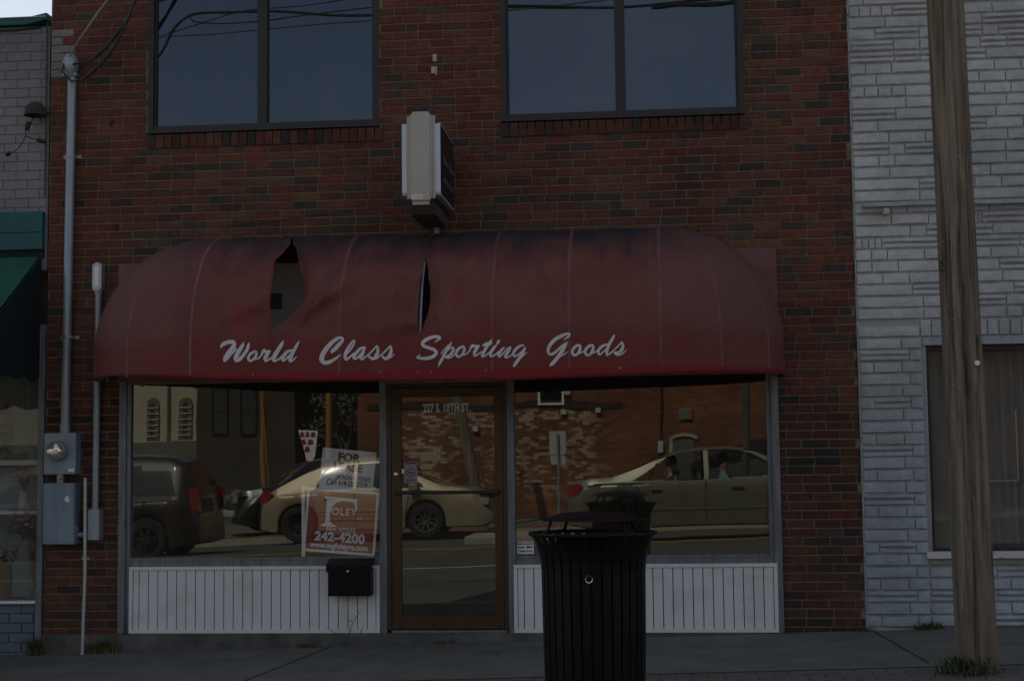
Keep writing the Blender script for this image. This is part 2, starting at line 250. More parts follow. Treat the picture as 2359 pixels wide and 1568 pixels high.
# ---------------------------------------------------------------- mesh helpers
class MB:
    def __init__(s): s.v=[]; s.f=[]; s.c=[]; s.col=None
    def _f(s,fs,base):
        for f in fs: s.f.append([i+base for i in f]); s.c.append(s.col)
    def box(s,x0,x1,y0,y1,z0,z1,bev=0.0):
        b=len(s.v)
        if bev<=0:
            s.v+= [(x,y,z) for z in (z0,z1) for y in (y0,y1) for x in (x0,x1)]
            s._f([(0,1,5,4),(2,6,7,3),(0,4,6,2),(1,3,7,5),(0,2,3,1),(4,5,7,6)],b)
        else:   # chamfered on every edge
            bm=bmesh.new(); bmesh.ops.create_cube(bm,size=1)
            bmesh.ops.scale(bm,vec=(x1-x0,y1-y0,z1-z0),verts=bm.verts); bmesh.ops.translate(bm,vec=((x0+x1)/2,(y0+y1)/2,(z0+z1)/2),verts=bm.verts)
            bmesh.ops.bevel(bm,geom=bm.edges[:],offset=bev,segments=2,affect='EDGES',profile=0.6)
            s.bm(bm)
        return s
    def bm(s,bm,M4=None):
        b=len(s.v); bm.verts.index_update()
        s.v+= [tuple((M4@v.co) if M4 else v.co) for v in bm.verts]
        s._f([[v.index for v in f.verts] for f in bm.faces],b); bm.free(); return s
    def quad(s,*p): b=len(s.v); s.v+= [tuple(q) for q in p]; s._f([list(range(len(p)))],b); return s
    def prism(s,pts,y0,y1,axis='y'):
        """polygon in (x,z) given as list, pushed from y0 to y1"""
        n=len(pts); b=len(s.v)
        def P(a,c,t): return (a,t,c) if axis=='y' else ((t,a,c) if axis=='x' else (a,c,t))
        s.v+= [P(a,c,y0) for a,c in pts]+[P(a,c,y1) for a,c in pts]
        s._f([list(range(n)),list(range(2*n-1,n-1,-1))]+[[(i+1)%n,i,i+n,(i+1)%n+n] for i in range(n)],b); return s
    def tube(s,pts,r,n=10,cap=True):
        pts=[Vector(p) for p in pts]; rr=r if isinstance(r,(list,tuple)) else [r]*len(pts); b=len(s.v)
        t0=(pts[1]-pts[0]).normalized(); a=Vector((0,0,1)) if abs(t0.z)<0.9 else Vector((1,0,0)); u=t0.cross(a).normalized()
        for i,p in enumerate(pts):
            t=(pts[min(i+1,len(pts)-1)]-pts[max(i-1,0)]).normalized(); u=(u-t*u.dot(t)).normalized(); w=t.cross(u)
            for k in range(n):
                an=2*math.pi*k/n; s.v.append(tuple(p+(u*math.cos(an)+w*math.sin(an))*rr[i]))
        fs=[]
        for i in range(len(pts)-1):
            for k in range(n): fs.append((i*n+k,i*n+(k+1)%n,(i+1)*n+(k+1)%n,(i+1)*n+k))
        if cap: fs+= [tuple(range(n-1,-1,-1)),tuple((len(pts)-1)*n+k for k in range(n))]
        s._f(fs,b); return s
    def lathe(s,prof,c=(0,0,0),n=32,axis='z',a0=0,a1=2*math.pi):
        b=len(s.v); full=abs(a1-a0-2*math.pi)<1e-6; m=n if full else n+1
        for r,h in prof:
            for k in range(m):
                an=a0+(a1-a0)*k/n; x,y=r*math.cos(an),r*math.sin(an)
                if axis=='z': s.v.append((c[0]+x,c[1]+y,c[2]+h))
                elif axis=='y': s.v.append((c[0]+x,c[1]+h,c[2]+y))
                else: s.v.append((c[0]+h,c[1]+x,c[2]+y))
        fs=[]
        for i in range(len(prof)-1):
            for k in range(n): fs.append((i*m+k,i*m+(k+1)%m,(i+1)*m+(k+1)%m,(i+1)*m+k))
        s._f(fs,b); return s
    def build(s,name,m,parent=None,smooth=False,fixn=True):
        me=bpy.data.meshes.new(name); me.from_pydata(s.v,[],s.f); me.validate()
        if fixn:
            bm=bmesh.new(); bm.from_mesh(me); bmesh.ops.recalc_face_normals(bm,faces=bm.faces); bm.to_mesh(me); bm.free()
        if s.c and s.c[0] is not None and len(s.c)==len(me.polygons):
            at=me.color_attributes.new('Col','FLOAT_COLOR','CORNER')
            for p,c in zip(me.polygons,s.c):
                for li in p.loop_indices: at.data[li].color=(*c,1)
        me.materials.append(m if not isinstance(m,str) else M[m])
        if smooth:
            for p in me.polygons: p.use_smooth=True
            try: me.set_sharp_from_angle(angle=R(38))
            except Exception: pass
        o=bpy.data.objects.new(name,me); COL.objects.link(o)
        if parent:
            o.parent=parent; o.matrix_parent_inverse=Matrix.Identity(4)
            base=parent; off=Vector((0,0,0))
            while base: off+=base.location; base=base.parent
            o.data.transform(Matrix.Translation(-off))       # meshes are modelled in world metres
        return o
def tag(o,label=None,cat=None,group=None,kind=None):
    if label: o['label']=label
    if cat: o['category']=cat
    if group: o['group']=group
    if kind: o['kind']=kind
    return o
def thing(name,label,cat,loc=(0,0,0),group=None):
    o=bpy.data.objects.new(name,None); COL.objects.link(o); o.location=loc; o.empty_display_size=0.1
    return tag(o,label,cat,group)
def rebase(o,loc):
    """put a one-mesh thing's origin at its base"""
    o.data.transform(Matrix.Translation(-Vector(loc))); o.location=loc; return o
def text(body,size,x,y,z,m,name,parent,bold=0.0,xs=1.0,ext=0.001,align='CENTER',rot=0.0,mtx=None,spacing=1.0,shear=0.0):
    """flat lettering standing in the x-z plane, facing -y"""
    cu=bpy.data.curves.new(name,'FONT'); cu.body=body; cu.size=size; cu.align_x=align; cu.align_y='CENTER'; cu.offset=bold; cu.extrude=ext; cu.space_character=spacing; cu.shear=shear; cu.resolution_u=3
    o=bpy.data.objects.new(name,cu); COL.objects.link(o)
    bpy.context.view_layer.update()
    me=bpy.data.meshes.new_from_object(o.evaluated_get(bpy.context.evaluated_depsgraph_get())); bpy.data.objects.remove(o)
    me.name=name
    T=Matrix.Translation((x,y,z))@Matrix.Rotation(rot,4,'Y')@Matrix.Rotation(R(90),4,'X')@Matrix.Diagonal((xs,1,1,1))
    if mtx: T=mtx@Matrix.Diagonal((xs,1,1,1))
    me.transform(T); me.materials.clear(); me.materials.append(M[m])
    q=bpy.data.objects.new(name,me); COL.objects.link(q)
    if parent:
        base=parent; off=Vector((0,0,0))
        while base: off+=base.location; base=base.parent
        q.parent=parent; q.matrix_parent_inverse=Matrix.Identity(4); me.transform(Matrix.Translation(-off))
    return q
rnd=random.Random(7)
# ---------------------------------------------------------------- ground
def zg(x): return 0.027*max(-25,min(25,x))
def lerp_tab(t,x):
    if x<=t[0][0]: return t[0][1]
    for (a,b),(c,d) in zip(t,t[1:]):
        if x<=c: return b+(d-b)*(x-a)/(c-a)
    return t[-1][1]
CROSS=[(-60,0.3),(-30,0.15),(-26,0.05),(-22.15,-0.02),(-22.0,-0.14),(-12.5,0.16),(-4.0,-0.16),(-3.85,-0.02),(0,0.05-0.002),(40,0.05)]
def zr(x,y): return zg(x)+lerp_tab([(-22,-0.10),(-12.5,0.16),(-3.85,-0.17)],y)
def zw(x,y): return zg(x)+0.05-0.002+0.006*y
def zfar(x,y): return zg(x)+lerp_tab([(-60,0.6),(-36,0.12),(-22,0.03)],y)
def sheet(name,m,fn,x0,x1,y0,y1,nx,ny,dz=0.0,kind='structure',thick=0.0):
    b=MB()
    xs=[x0+(x1-x0)*i/nx for i in range(nx+1)]; ys=[y0+(y1-y0)*j/ny for j in range(ny+1)]
    for y in ys:
        for x in xs: b.v.append((x,y,fn(x,y)+dz))
    for j in range(ny):
        for i in range(nx): a=j*(nx+1)+i; b.f.append((a,a+1,a+nx+2,a+nx+1)); b.c.append(None)
    if thick:
        k=len(b.v)
        for x in xs: b.v.append((x,y0,fn(x,y0)+dz-thick))
        for i in range(nx): b.f.append((i,k+i,k+i+1,i+1)); b.c.append(None)
        k=len(b.v)
        for x in xs: b.v.append((x,y1,fn(x,y1)+dz-thick))
        t=ny*(nx+1)
        for i in range(nx): b.f.append((t+i,t+i+1,k+i+1,k+i)); b.c.append(None)
    o=b.build(name,m,fixn=False)
    if kind: tag(o,kind=kind)
    return o
sheet('ground','earth',lambda x,y:zg(x)-0.35+(0.0 if y>-60 else 0.0),-900,900,-900,900,36,36)
sheet('road','asphalt',zr,-60,60,-22,-3.85,60,20)
sheet('sidewalk','concrete',zw,-60,60,-1.98,0.3,120,2)
sheet('paver_strip','paver',zw,-60,60,-3.68,-1.98,60,2,dz=-0.004)
sheet('kerb','kerb',zw,-60,60,-3.85,-3.68,60,1,dz=0.0,thick=0.3)
sheet('far_kerb','kerb',zfar,-60,60,-22.2,-22.0,60,1,thick=0.3)
sheet('far_verge','redpaver',zfar,-60,60,-23.4,-22.2,60,1,dz=-0.004)
sheet('far_sidewalk','concrete',zfar,-60,60,-60,-23.4,60,12)
for nm,m,y0,y1 in (('centre_line','yellow',-12.42,-12.30),('centre_line','yellow',-12.18,-12.06),('lane_line','whiteline',-9.30,-9.20),('edge_line','yellow',-19.3,-19.2)):
    sheet(nm,m,zr,-60,60,y0,y1,60,1,dz=0.006)
# expansion joints of the walk: narrow dark grooves
jb=MB()
for x0,x1 in ((1.60,1.70),(-2.55,-2.75),(-6.3,-6.4),(-0.55,-0.6),(3.3,3.35)):
    for k in range(6):
        ya,yb=-0.05-k*0.3,-0.05-(k+1)*0.3; xa=x0+(x1-x0)*k/6+rnd.uniform(-.004,.004); xb=x0+(x1-x0)*(k+1)/6
        jb.quad((xa-.006,ya,zw(xa,ya)+.004),(xa+.006,ya,zw(xa,ya)+.004),(xb+.006,yb,zw(xb,yb)+.004),(xb-.006,yb,zw(xb,yb)+.004))
tag(jb.build('sidewalk_joint','blackmat'),kind='structure')
# ---------------------------------------------------------------- brick shop building
XL,XR=-4.90,1.553
bld=thing('brick_building','two storey dark red brick shop building with a faded red domed awning over its front','building',(-1.67,0,0))
w=MB()
for x0,x1,z0,z1 in ((XL,-4.285,-.4,3.03),(.945,XR,-.4,3.03),(XL,XR,3.03,4.03),(XL,-4.075,4.03,5.95),(-2.16,-1.178,4.03,5.95),(.745,XR,4.03,5.95),(XL,XR,5.95,8.75)):
    w.box(x0,x1,0,.3,z0,z1)
w.box(XL,XL+.25,.3,12,-.4,8.75); w.box(XR-.25,XR,.3,12,-.4,8.75); w.box(XL+.25,XR-.25,11.7,12,-.4,8.75); w.box(XL+.25,XR-.25,.3,11.7,8.3,8.5)
w.build('wall','mortar',bld)
rw=MB()
rw.box(XL+.26,XR-.26,.31,11.6,.02,.07); rw.box(XL+.26,XR-.26,.31,11.6,3.05,3.15); rw.box(XL+.26,XR-.26,3.2,3.3,3.16,8.2); rw.box(XL+.26,XR-.26,6.0,6.1,.08,3.04)
rw.box(XL+.252,XL+.262,.31,6,.08,3.04); rw.box(XR-.262,XR-.252,.31,6,.08,3.04)
rw.build('interior_partition','room',bld)
C_DARK=[(0.062,0.040,0.033),(0.068,0.042,0.033),(0.055,0.040,0.036),(0.072,0.050,0.038)]
C_MID=[(0.110,0.045,0.030),(0.120,0.048,0.030),(0.098,0.043,0.031),(0.126,0.055,0.033)]
C_RED=[(0.128,0.038,0.027),(0.142,0.043,0.029),(0.118,0.036,0.027)]
C_ORG=[(0.150,0.046,0.027),(0.135,0.043,0.027),(0.122,0.040,0.026)]
CH=0.0677
def cut(rects,x0,x1,z0,z1):
    """remaining x spans of a brick after the openings are taken out"""
    sp=[(x0,x1)]
    for a,b,c,d in rects:
        if z1>c+.02 and z0<d-.02:
            n=[]
            for s,e in sp:
                if e<=a or s>=b: n.append((s,e)); continue
                if s<a: n.append((s,a))
                if e>b: n.append((b,e))
            sp=n
    return [(s,e) for s,e in sp if e-s>.03]
OPEN=[(-4.285,.945,-1,3.03),(-4.075,-2.16,3.96,5.95),(-1.178,.745,3.96,5.95)]
bk=MB()
z=-.22; row=0
while z<8.66:
    zc=z+CH/2
    if row%6==0: L_=[.1015]*80
    x=XL-(0.1 if row%2 else 0)+rnd.uniform(-.012,.012); 
    while x<XR:
        ln=.2035
        r=rnd.random()
        if r<.07: ln=.1015
        x1=x+ln+rnd.uniform(-.003,.003)
        for s,e in cut(OPEN,max(x,XL),min(x1,XR),z,z+CH):
            xc=(s+e)/2; p=rnd.random()
            org=0.0
            if xc<-4.25 and 3.05<zc<4.0: org=.8
            elif xc<-4.05 and 3.3<zc<3.9: org=.7
            elif xc<-4.1 and zc>3.3: org=.3
            red=0.0
            if -2.2<xc<-1.1 and zc>3.95: red=.8
            elif zc>3.3: red=.25
            if xc>1.0 and zc>2.2: red=.55
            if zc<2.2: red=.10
            if xc<-3.6 and zc>4.0: red=.5
            dark=.26 if not (-2.2<xc<-1.1 and zc>3.95) else .14
            if p<org*.8: c=rnd.choice(C_ORG if zc<4.2 else C_RED+C_ORG)
            elif p<org: c=rnd.choice(C_MID)
            elif rnd.random()<dark: c=rnd.choice(C_DARK)
            elif rnd.random()<red: c=rnd.choice(C_RED)
            else: c=rnd.choice(C_MID)
            k=rnd.uniform(.85,1.15)
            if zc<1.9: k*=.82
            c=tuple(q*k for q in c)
            # whitish paint smear at the top left corner
            if xc<-4.72 and 4.55<zc<4.98 and rnd.random()<.75: c=(0.24,.22,.21)
            y=-.0062-rnd.random()*.003; m=.0052; dz=rnd.uniform(-.0012,.0012)
            b0=len(bk.v); zz0=z+m+dz; zz1=z+CH-m+dz; s2,e2=s+m,e-m; i=.0025
            j=lambda:rnd.uniform(-.0011,.0011)
            bk.v+= [(s2,.0,zz0),(e2,.0,zz0),(e2,.0,zz1),(s2,.0,zz1),(s2,y+i,zz0),(e2,y+i,zz0),(e2,y+i,zz1),(s2,y+i,zz1),(s2+i+j(),y+j(),zz0+i+j()),(e2-i+j(),y+j(),zz0+i+j()),(e2-i+j(),y+j(),zz1-i+j()),(s2+i+j(),y+j(),zz1-i+j())]
            bk.col=c
            bk._f([(8,9,10,11),(4,5,9,8),(5,6,10,9),(6,7,11,10),(7,4,8,11),(0,1,5,4),(1,2,6,5),(2,3,7,6),(3,0,4,7)],b0)
        x=x1
    z+=CH; row+=1
bk.col=None
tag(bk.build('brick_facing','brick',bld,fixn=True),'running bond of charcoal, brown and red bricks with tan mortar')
# rowlock sills under the upper windows
for a,b,zt in ((-4.075,-2.16,4.093),(-1.178,.745,4.093)):
    s=MB(); x=a
    while x<b-.03:
        c=rnd.choice(C_MID+C_DARK[:2]+C_RED); k=rnd.uniform(.6,.85); s.col=tuple(q*k for q in c)
        s.box(x+.004,x+.0655,-.018,.0,3.972,zt-.012); x+=.0695
    s.build('window_sill','brick',bld)
s=MB()
# concrete plinth following the slope of the walk
for i in range(24):
    a=XL+(.945-XL)*i/24; b=XL+(.945-XL)*(i+1)/24
    s.prism([(a,zw(a,0)-.2),(b,zw(b,0)-.2),(b,.078 if a>-4.28 else .072),(a,.078 if a>-4.28 else .072)],-.035,.0)
s.build('plinth','plinth',bld)
s=MB(); s.box(-2.08,-1.17,-.028,.04,.0785,.10,.004); s.build('door_threshold','alu',bld)
# upper windows
for a,b in ((-4.075,-2.16),(-1.178,.745)):
    f=MB(); z0,z1=4.095,5.945
    f.box(a,b,-.012,.10,z0,z0+.022); f.box(a+.002,b-.002,.0,.09,z0+.023,z0+.058); f.box(a,a+.045,-.005,.10,z0+.023,z1); f.box(b-.045,b,-.005,.10,z0+.023,z1)
    f.box(a+.046,a+.062,.02,.09,z0+.059,z1); f.box(b-.062,b-.046,.02,.09,z0+.059,z1)
    mc=(a+b)/2-.008; f.box(mc-.04,mc+.04,.004,.09,z0+.059,z1); f.box(a+.046,b-.046,.01,.09,z1,z1+.004)
    fo=f.build('window_frame','bronze',bld)
    for s0,s1 in ((a+.0625,mc-.0405),(mc+.0405,b-.0625)):
        MB().box(s0,s1,.045,.051,z0+.0585,z1).build('window_pane','glass_upper',fo)
    MB().box(a+.05,b-.05,.55,.58,4.1,5.9).build('blind','room',fo)
# transom board behind the awning
t=MB(); t.box(-4.303,.958,-.020,.0,2.06,3.032); tb=t.build('transom_board','board',bld); tag(tb,'faded red board across the wall behind the awning')
d=MB(); d.box(-3.12,-2.62,-.030,-.0205,2.10,3.0)
pd=d.build('painted_panel','pale_board',tb); 
d=MB(); d.box(-3.02,-2.90,-.036,-.0305,2.76,2.99); d.box(-3.02,-2.90,-.036,-.0305,2.12,2.58); d.build('raised_panel','pale_board',pd)
d=MB(); d.box(-3.06,-2.95,-.038,-.0305,2.63,2.76); d.build('peep_window','room',pd)
# storefront frame
f=MB()
Y0,Y1=-.030,.07
for a,b in ((-4.283,-4.225),(-2.168,-2.112),(-1.158,-1.102),(.886,.943)): f.box(a,b,Y0,Y1,.0785,2.075,.003)
for a,b in ((-4.2249,-4.190),(.852,.8859)): f.box(a,b,-.010,Y1,.0785,2.075,.002)
for a,b in ((-4.1899,-2.169),(-1.1019,.8519)):
    f.box(a,b,-.026,Y1,.602,.645,.003); f.box(a,b,-.012,Y1,.6455,.668,.002); f.box(a,b,-.012,Y1,2.052,2.075,.002)
f.box(-2.111,-1.159,-.03,Y1,2.02,2.075,.002)
f.build('storefront_frame','alu',bld)
for a,b in ((-4.189,-2.169),(-1.101,.851)):
    g=MB().box(a,b,.020,.027,.669,2.0515).build('display_window_pane','glass_shop',bld)
# shallow display boxes behind the glass
for a,b in ((-4.26,-2.13),(-1.14,.93)):
    i=MB(); i.box(a,b,.08,1.0,.56,.60); i.build('display_shelf','room',bld)
# siding
for a,b in ((-4.186,-2.170),(-1.118,.902)):
    s=MB(); z0,z1=.080,.6015; fw_=.028
    s.box(a,b,-.040,-.004,z1-fw_,z1,.003); s.box(a,b,-.040,-.004,z0,z0+fw_,.003); s.box(a,a+fw_,-.039,-.004,z0+fw_,z1-fw_,.003); s.box(b-fw_,b,-.039,-.004,z0+fw_,z1-fw_,.003)
    sd_=s.build('siding_frame','white',bld)
    s=MB(); x=a+fw_+.001; first=True
    while x<b-fw_-.01:
        e=min(x+(.050 if first else .0765),b-fw_-.001); first=False
        s.box(x+.0034,e-.0034,-.027-rnd.random()*.001,-.005,z0+fw_+.0005,z1-fw_-.0005,.0025); x=e
    s.build('siding_board','white',sd_)
    MB().box(a+fw_,b-fw_,-.0045,-.0005,z0+fw_,z1-fw_).build('siding_backing','trim',sd_)
# door
dr=MB(); Z0,Z1=.104,2.018
dr.box(-2.1105,-2.078,-.022,.06,Z0,Z1,.002); dr.box(-1.192,-1.1595,-.022,.06,Z0,Z1,.002); dr.box(-2.0775,-1.1925,-.022,.06,Z1-.03,Z1,.002)
djamb=dr.build('door_frame','doorbr',bld)
dr=MB(); dr.box(-2.075,-1.998,-.018,.028,Z0+.004,Z1-.033,.003); dr.box(-1.262,-1.195,-.018,.028,Z0+.004,Z1-.033,.003)
dr.box(-1.9975,-1.2625,-.018,.028,Z1-.105,Z1-.033,.003); dr.box(-1.9975,-1.2625,-.018,.028,Z0+.004,.205,.003)
door=dr.build('door','doorbr',bld)
MB().box(-1.9972,-1.2628,.002,.008,.2055,Z1-.1055).build('door_pane','glass_door',door)
pb=MB(); pb.box(-2.045,-1.222,-.075,-.052,1.150,1.176,.006); pb.box(-2.045,-2.015,-.0515,-.0185,1.145,1.181,.004); pb.box(-1.252,-1.222,-.0515,-.0185,1.145,1.181,.004)
pb.build('push_bar','trim',door)
MB().lathe([(0,-.012),(.012,-.012),(.017,-.008),(.018,0)],(-2.040,-.019,1.312),20,'y').build('lock_cylinder','chrome',door,smooth=True)
MB().box(-2.042,-2.037,-.0325,-.0312,1.302,1.322).build('keyhole','trim',door)
addr=text('227 S. 10TH ST.',.092,-1.635,-.0015,1.822,'alu','address_lettering',door,bold=.0030,xs=.62)
addr.data.materials[0]=mat('frosted_vinyl',(0.70,0.72,0.72),.8)
# grommet hooks and nails left in the wall
h=MB()
for x,z in ((-4.33,3.335),(-4.38,4.20)): MB().box(x-.006,x+.006,-.03,-.0115,z-.03,z+.025).build('wall_hook','rust',bld)

# ---------------------------------------------------------------- awning
aw=thing('awning','faded red domed canvas awning with white script lettering, sooty top and two torn seams','awning',(-1.72,0,2.28))
XA,XB,RP,HZ=-3.55,.10,.90,.92
BOT=[(-4.45,2.075),(-4.2,2.075),(-3.78,2.064),(-3.38,2.034),(-2.73,2.003),(-1.6,1.984),(-1.06,1.980),(-.65,1.990),(0,2.006),(.3,2.010),(.9,2.02),(1.0,2.03)]
SEAM=[-3.425,-2.825,-2.30,-1.70,-1.17,-.61,-.166,.05]
HOOP=[-3.55,-2.825,-2.30,-1.70,-1.17,-.61,.10]
T1L=[(2.378,0),(2.583,-.012),(2.755,-.013),(2.939,-.022),(2.997,.012),(3.094,.043),(3.2,0)]
T1R=[(2.378,0),(2.441,.093),(2.562,.190),(2.612,.212),(2.715,.205),(2.896,.142),(2.994,.104),(3.06,.082),(3.085,.060),(3.094,.0435),(3.2,0)]
T2L=[(2.329,0),(2.458,-.013),(2.624,-.011),(2.761,-.001),(2.93,.003)]
T2R=[(2.329,0),(2.457,.044),(2.589,.060),(2.725,.052),(2.85,.025),(2.93,.004)]
def tear(x,z,side):
    """x shift and inward push of the cloth beside the two tears"""
    dx=0; dr=0
    for xs,TL,TR,a,b,inw in ((-2.825,T1L,T1R,2.378,3.2,.16),(-1.70,T2L,T2R,2.329,2.93,.05)):
        if a<z<b:
            q=math.sin(math.pi*(z-a)/(b-a))
            if x<xs or (abs(x-xs)<1e-6 and side<0):
                f=max(0,1-(xs-x)/.32); dx+=lerp_tab(TL,z)*f**1.5; dr+=.045*q*f**2
            elif x<xs+.5:
                f=max(0,1-(x-xs)/.42); dx+=lerp_tab(TR,z)*f**1.3; dr-=inw*q*f**1.6
        # slack folds running off the tear
    return dx,dr
def prof(z): return RP*math.sqrt(max(0,1-((z-2.28)/HZ)**2)) if z>2.28 else RP
def surf(kind,p,z,side=1,off=0.0):
    """kind a: arc about (XA,0), p angle; s: straight, p = x; b: arc about (XB,0)"""
    r=prof(z)
    if kind=='s':
        x=p; sag=0
        for h0,h1 in zip(HOOP,HOOP[1:]):
            if h0<=x<=h1: sag=math.sin(math.pi*(x-h0)/(h1-h0))
        q=max(0,min(1,(z-2.02)/.6))*max(0,min(1,(3.2-z)/.3))
        r+=-.018*sag**2*q + .006*noise.noise(Vector((x*3,z*2.2,1.3)))*1.6*q + .004*noise.noise(Vector((x*9,z*5,4.3)))
        for xs in SEAM[1:]: r+=.006*math.exp(-((x-xs)/.012)**2)
        dx,dr=tear(x,z,side)
        # slack folds running off the tears
        for ax,az,bx,bz,hh,wd in ((-2.62,2.52,-2.12,2.80,.075,.055),(-2.66,2.44,-2.25,2.50,.03,.05),(-2.9,2.60,-3.25,2.46,.035,.06),(-2.86,2.9,-3.25,2.84,.03,.05),(-1.72,2.75,-2.15,2.95,.04,.05),(-1.72,2.42,-2.1,2.36,.025,.05),(-1.66,2.5,-1.4,2.38,.025,.05)):
            vx,vz=bx-ax,bz-az; t_=max(0,min(1,((x-ax)*vx+(z-az)*vz)/(vx*vx+vz*vz))); d_=math.hypot(x-ax-vx*t_,z-az-vz*t_); dr+=hh*math.exp(-(d_/wd)**2)*(1-t_)**.7*(1 if d_<3*wd else 0)-hh*.5*math.exp(-((d_-wd*1.6)/wd)**2)*(1-t_)
        return (x+dx, -(r+dr+off)*1.0, z)
    cx=XA if kind=='a' else XB
    ph=p
    sag=abs(math.sin(3*ph)) # three ribs in each end
    r+=-.012*sag*max(0,min(1,(z-2.1)/.5)) + .005*noise.noise(Vector((ph*4,z*3,7.7)))
    for k in (math.pi/6*1.15,math.pi/3*1.08): r+=.006*math.exp(-((ph-k)/.016)**2)
    sx=-1 if kind=='a' else 1
    return (cx+sx*math.cos(ph)*(r+off), -math.sin(ph)*(r+off), z)
def zlist(xb):
    zb=lerp_tab(BOT,xb); n1=9; n2=44
    return [zb+(2.28-zb)*i/n1 for i in range(n1)]+[2.28+HZ*math.sin(math.pi/2*i/n2) for i in range(n2+1)]
cols=[]
n=36
for i in range(n): cols.append(('a',math.pi/2*i/n,XA-RP*math.cos(math.pi/2*i/n),1))
xs=sorted(set([round(XA+(XB-XA)*i/150,4) for i in range(151)]+[-2.825,-1.70]+SEAM[1:]+[s+d_ for s in SEAM[1:] for d_ in (-.012,.012)]))
for x in xs:
    if x in (-2.825,-1.70): cols.append(('s',x,x,-1)); cols.append(('SPLIT',0,0,0))
    cols.append(('s',x,x,1))
for i in range(n-1,-1,-1): cols.append(('b',math.pi/2*i/n,XB+RP*math.cos(math.pi/2*i/n),1))
a=MB(); prev=None; nz_=54
for c in cols:
    if c[0]=='SPLIT': continue
    k=len(a.v); zl=zlist(c[2])
    for z in zl: a.v.append(surf(c[0],c[1],z,c[3]))
    if prev is not None:
        same = (pc[0]=='s' and c[0]=='s' and abs(pc[1]-c[1])<1e-9)
        if not same:
            for j in range(nz_-1): a.f.append((prev+j,k+j,k+j+1,prev+j+1)); a.c.append(None)
    prev=k; pc=c
can=a.build('canopy','canvas',aw,smooth=True,fixn=False)
# stitched seams standing over the frame hoops
sp_=[('s',x,1) for x in (-3.425,-2.30,-1.17,-.61,.05)]+[('a',math.pi/6*1.15,1),('a',math.pi/3*1.08,1),('b',math.pi/6*1.15,1),('b',math.pi/3*1.08,1)]
for kd,pp,_s in sp_:
    sm=MB(); w_=.010 if kd=='s' else .011; L0=[]; zz=[2.06+(2.28-2.06)*i/6 for i in range(6)]+[2.28+HZ*math.sin(math.pi/2*i/40) for i in range(39)]
    for z in zz:
        w2=w_ if kd=='s' else w_/max(.25,prof(z))
        L0.append((surf(kd,pp-w2,z,1,.0022),surf(kd,pp+w2,z,1,.0022)))
    for (p0,p1),(q0,q1) in zip(L0,L0[1:]): sm.quad(p0,p1,q1,q0)
    sm.build('seam','seam',aw,fixn=False)
# bright unfaded hem along the left lip of the big tear
hm=MB(); q=[surf('s',-2.825,2.38+.71*i/24,-1,.002) for i in range(25)]
for (x0,y0,z0),(x1,y1,z1) in zip(q,q[1:]): hm.quad((x0-.004,y0-.002,z0),(x0+.009,y0+.004,z0),(x1+.009,y1+.004,z1),(x1-.004,y1-.002,z1))
hm.build('torn_hem',mat('bright_red_canvas',(0.24,0.02,0.018),.8),aw,fixn=False)
md=can.modifiers.new('thick','SOLIDIFY'); md.thickness=.003; md.offset=-1
tag(can,'faded red canvas, black soot along the top, torn open at two seams')
# hem grommets and top batten
x=-3.0
while x<.6:
    g=MB()
    zb=lerp_tab(BOT,x)+.016; xx=min(x,XB); 
    px,py,pz=(surf('s',x,zb,1,.003) if x<=XB else surf('b',math.acos(min(1,(x-XB)/RP)),zb,1,.003))
    g.lathe([(.003,0),(.004,-.003),(.0075,-.003),(.0085,.0)],(px,py,pz),10,'y'); x+=.165; g.build('grommet','rust',aw,smooth=True)
for x in (-2.95,-2.0,-1.72,-1.62,-1.22,-.25,-.24): 
    px,py,pz=surf('s',x,2.055,1,.003); MB().lathe([(.0,-.003),(.005,-.002),(.006,0)],(px,py,pz),8,'y').build('screw','galv',aw,smooth=True)
b=MB(); b.box(-3.50,.12,-.03,-.012,3.196,3.206,.002); b.build('head_rail','galv',aw)
# frame pipes seen through the tears and from below
fr=MB()
for x in HOOP:
    if x==-2.825: continue
    fr.tube([(x+(.0 if x!=-1.70 else -.004),-(prof(z)-(.022 if x==-1.70 else .05)),z) for z in [2.06]+[2.28+HZ*math.sin(math.pi/2*i/14) for i in range(14)]],.011,8)
for cx,sx in ((XA,-1),(XB,1)):
    for ph in (R(0),R(34),R(65)):
        fr.tube([(cx+sx*math.cos(ph)*max(.01,prof(z)-.06),-math.sin(ph)*max(.01,prof(z)-.06)-.013,z-.02) for z in [2.10]+[2.28+HZ*math.sin(math.pi/2*i/14) for i in range(13)]],.011,8)
ring=[(XA+math.cos(math.pi+math.pi/2*i/12)*(RP-.03),math.sin(math.pi+math.pi/2*i/12)*(RP-.03)-.012,2.10) for i in range(13)]+[(XB+math.cos(-math.pi/2+math.pi/2*i/12)*(RP-.03),math.sin(-math.pi/2+math.pi/2*i/12)*(RP-.03)-.012,2.10) for i in range(13)]
fr.tube(ring,.012,8)
fr.build('frame_pipe','galv',aw,smooth=True)
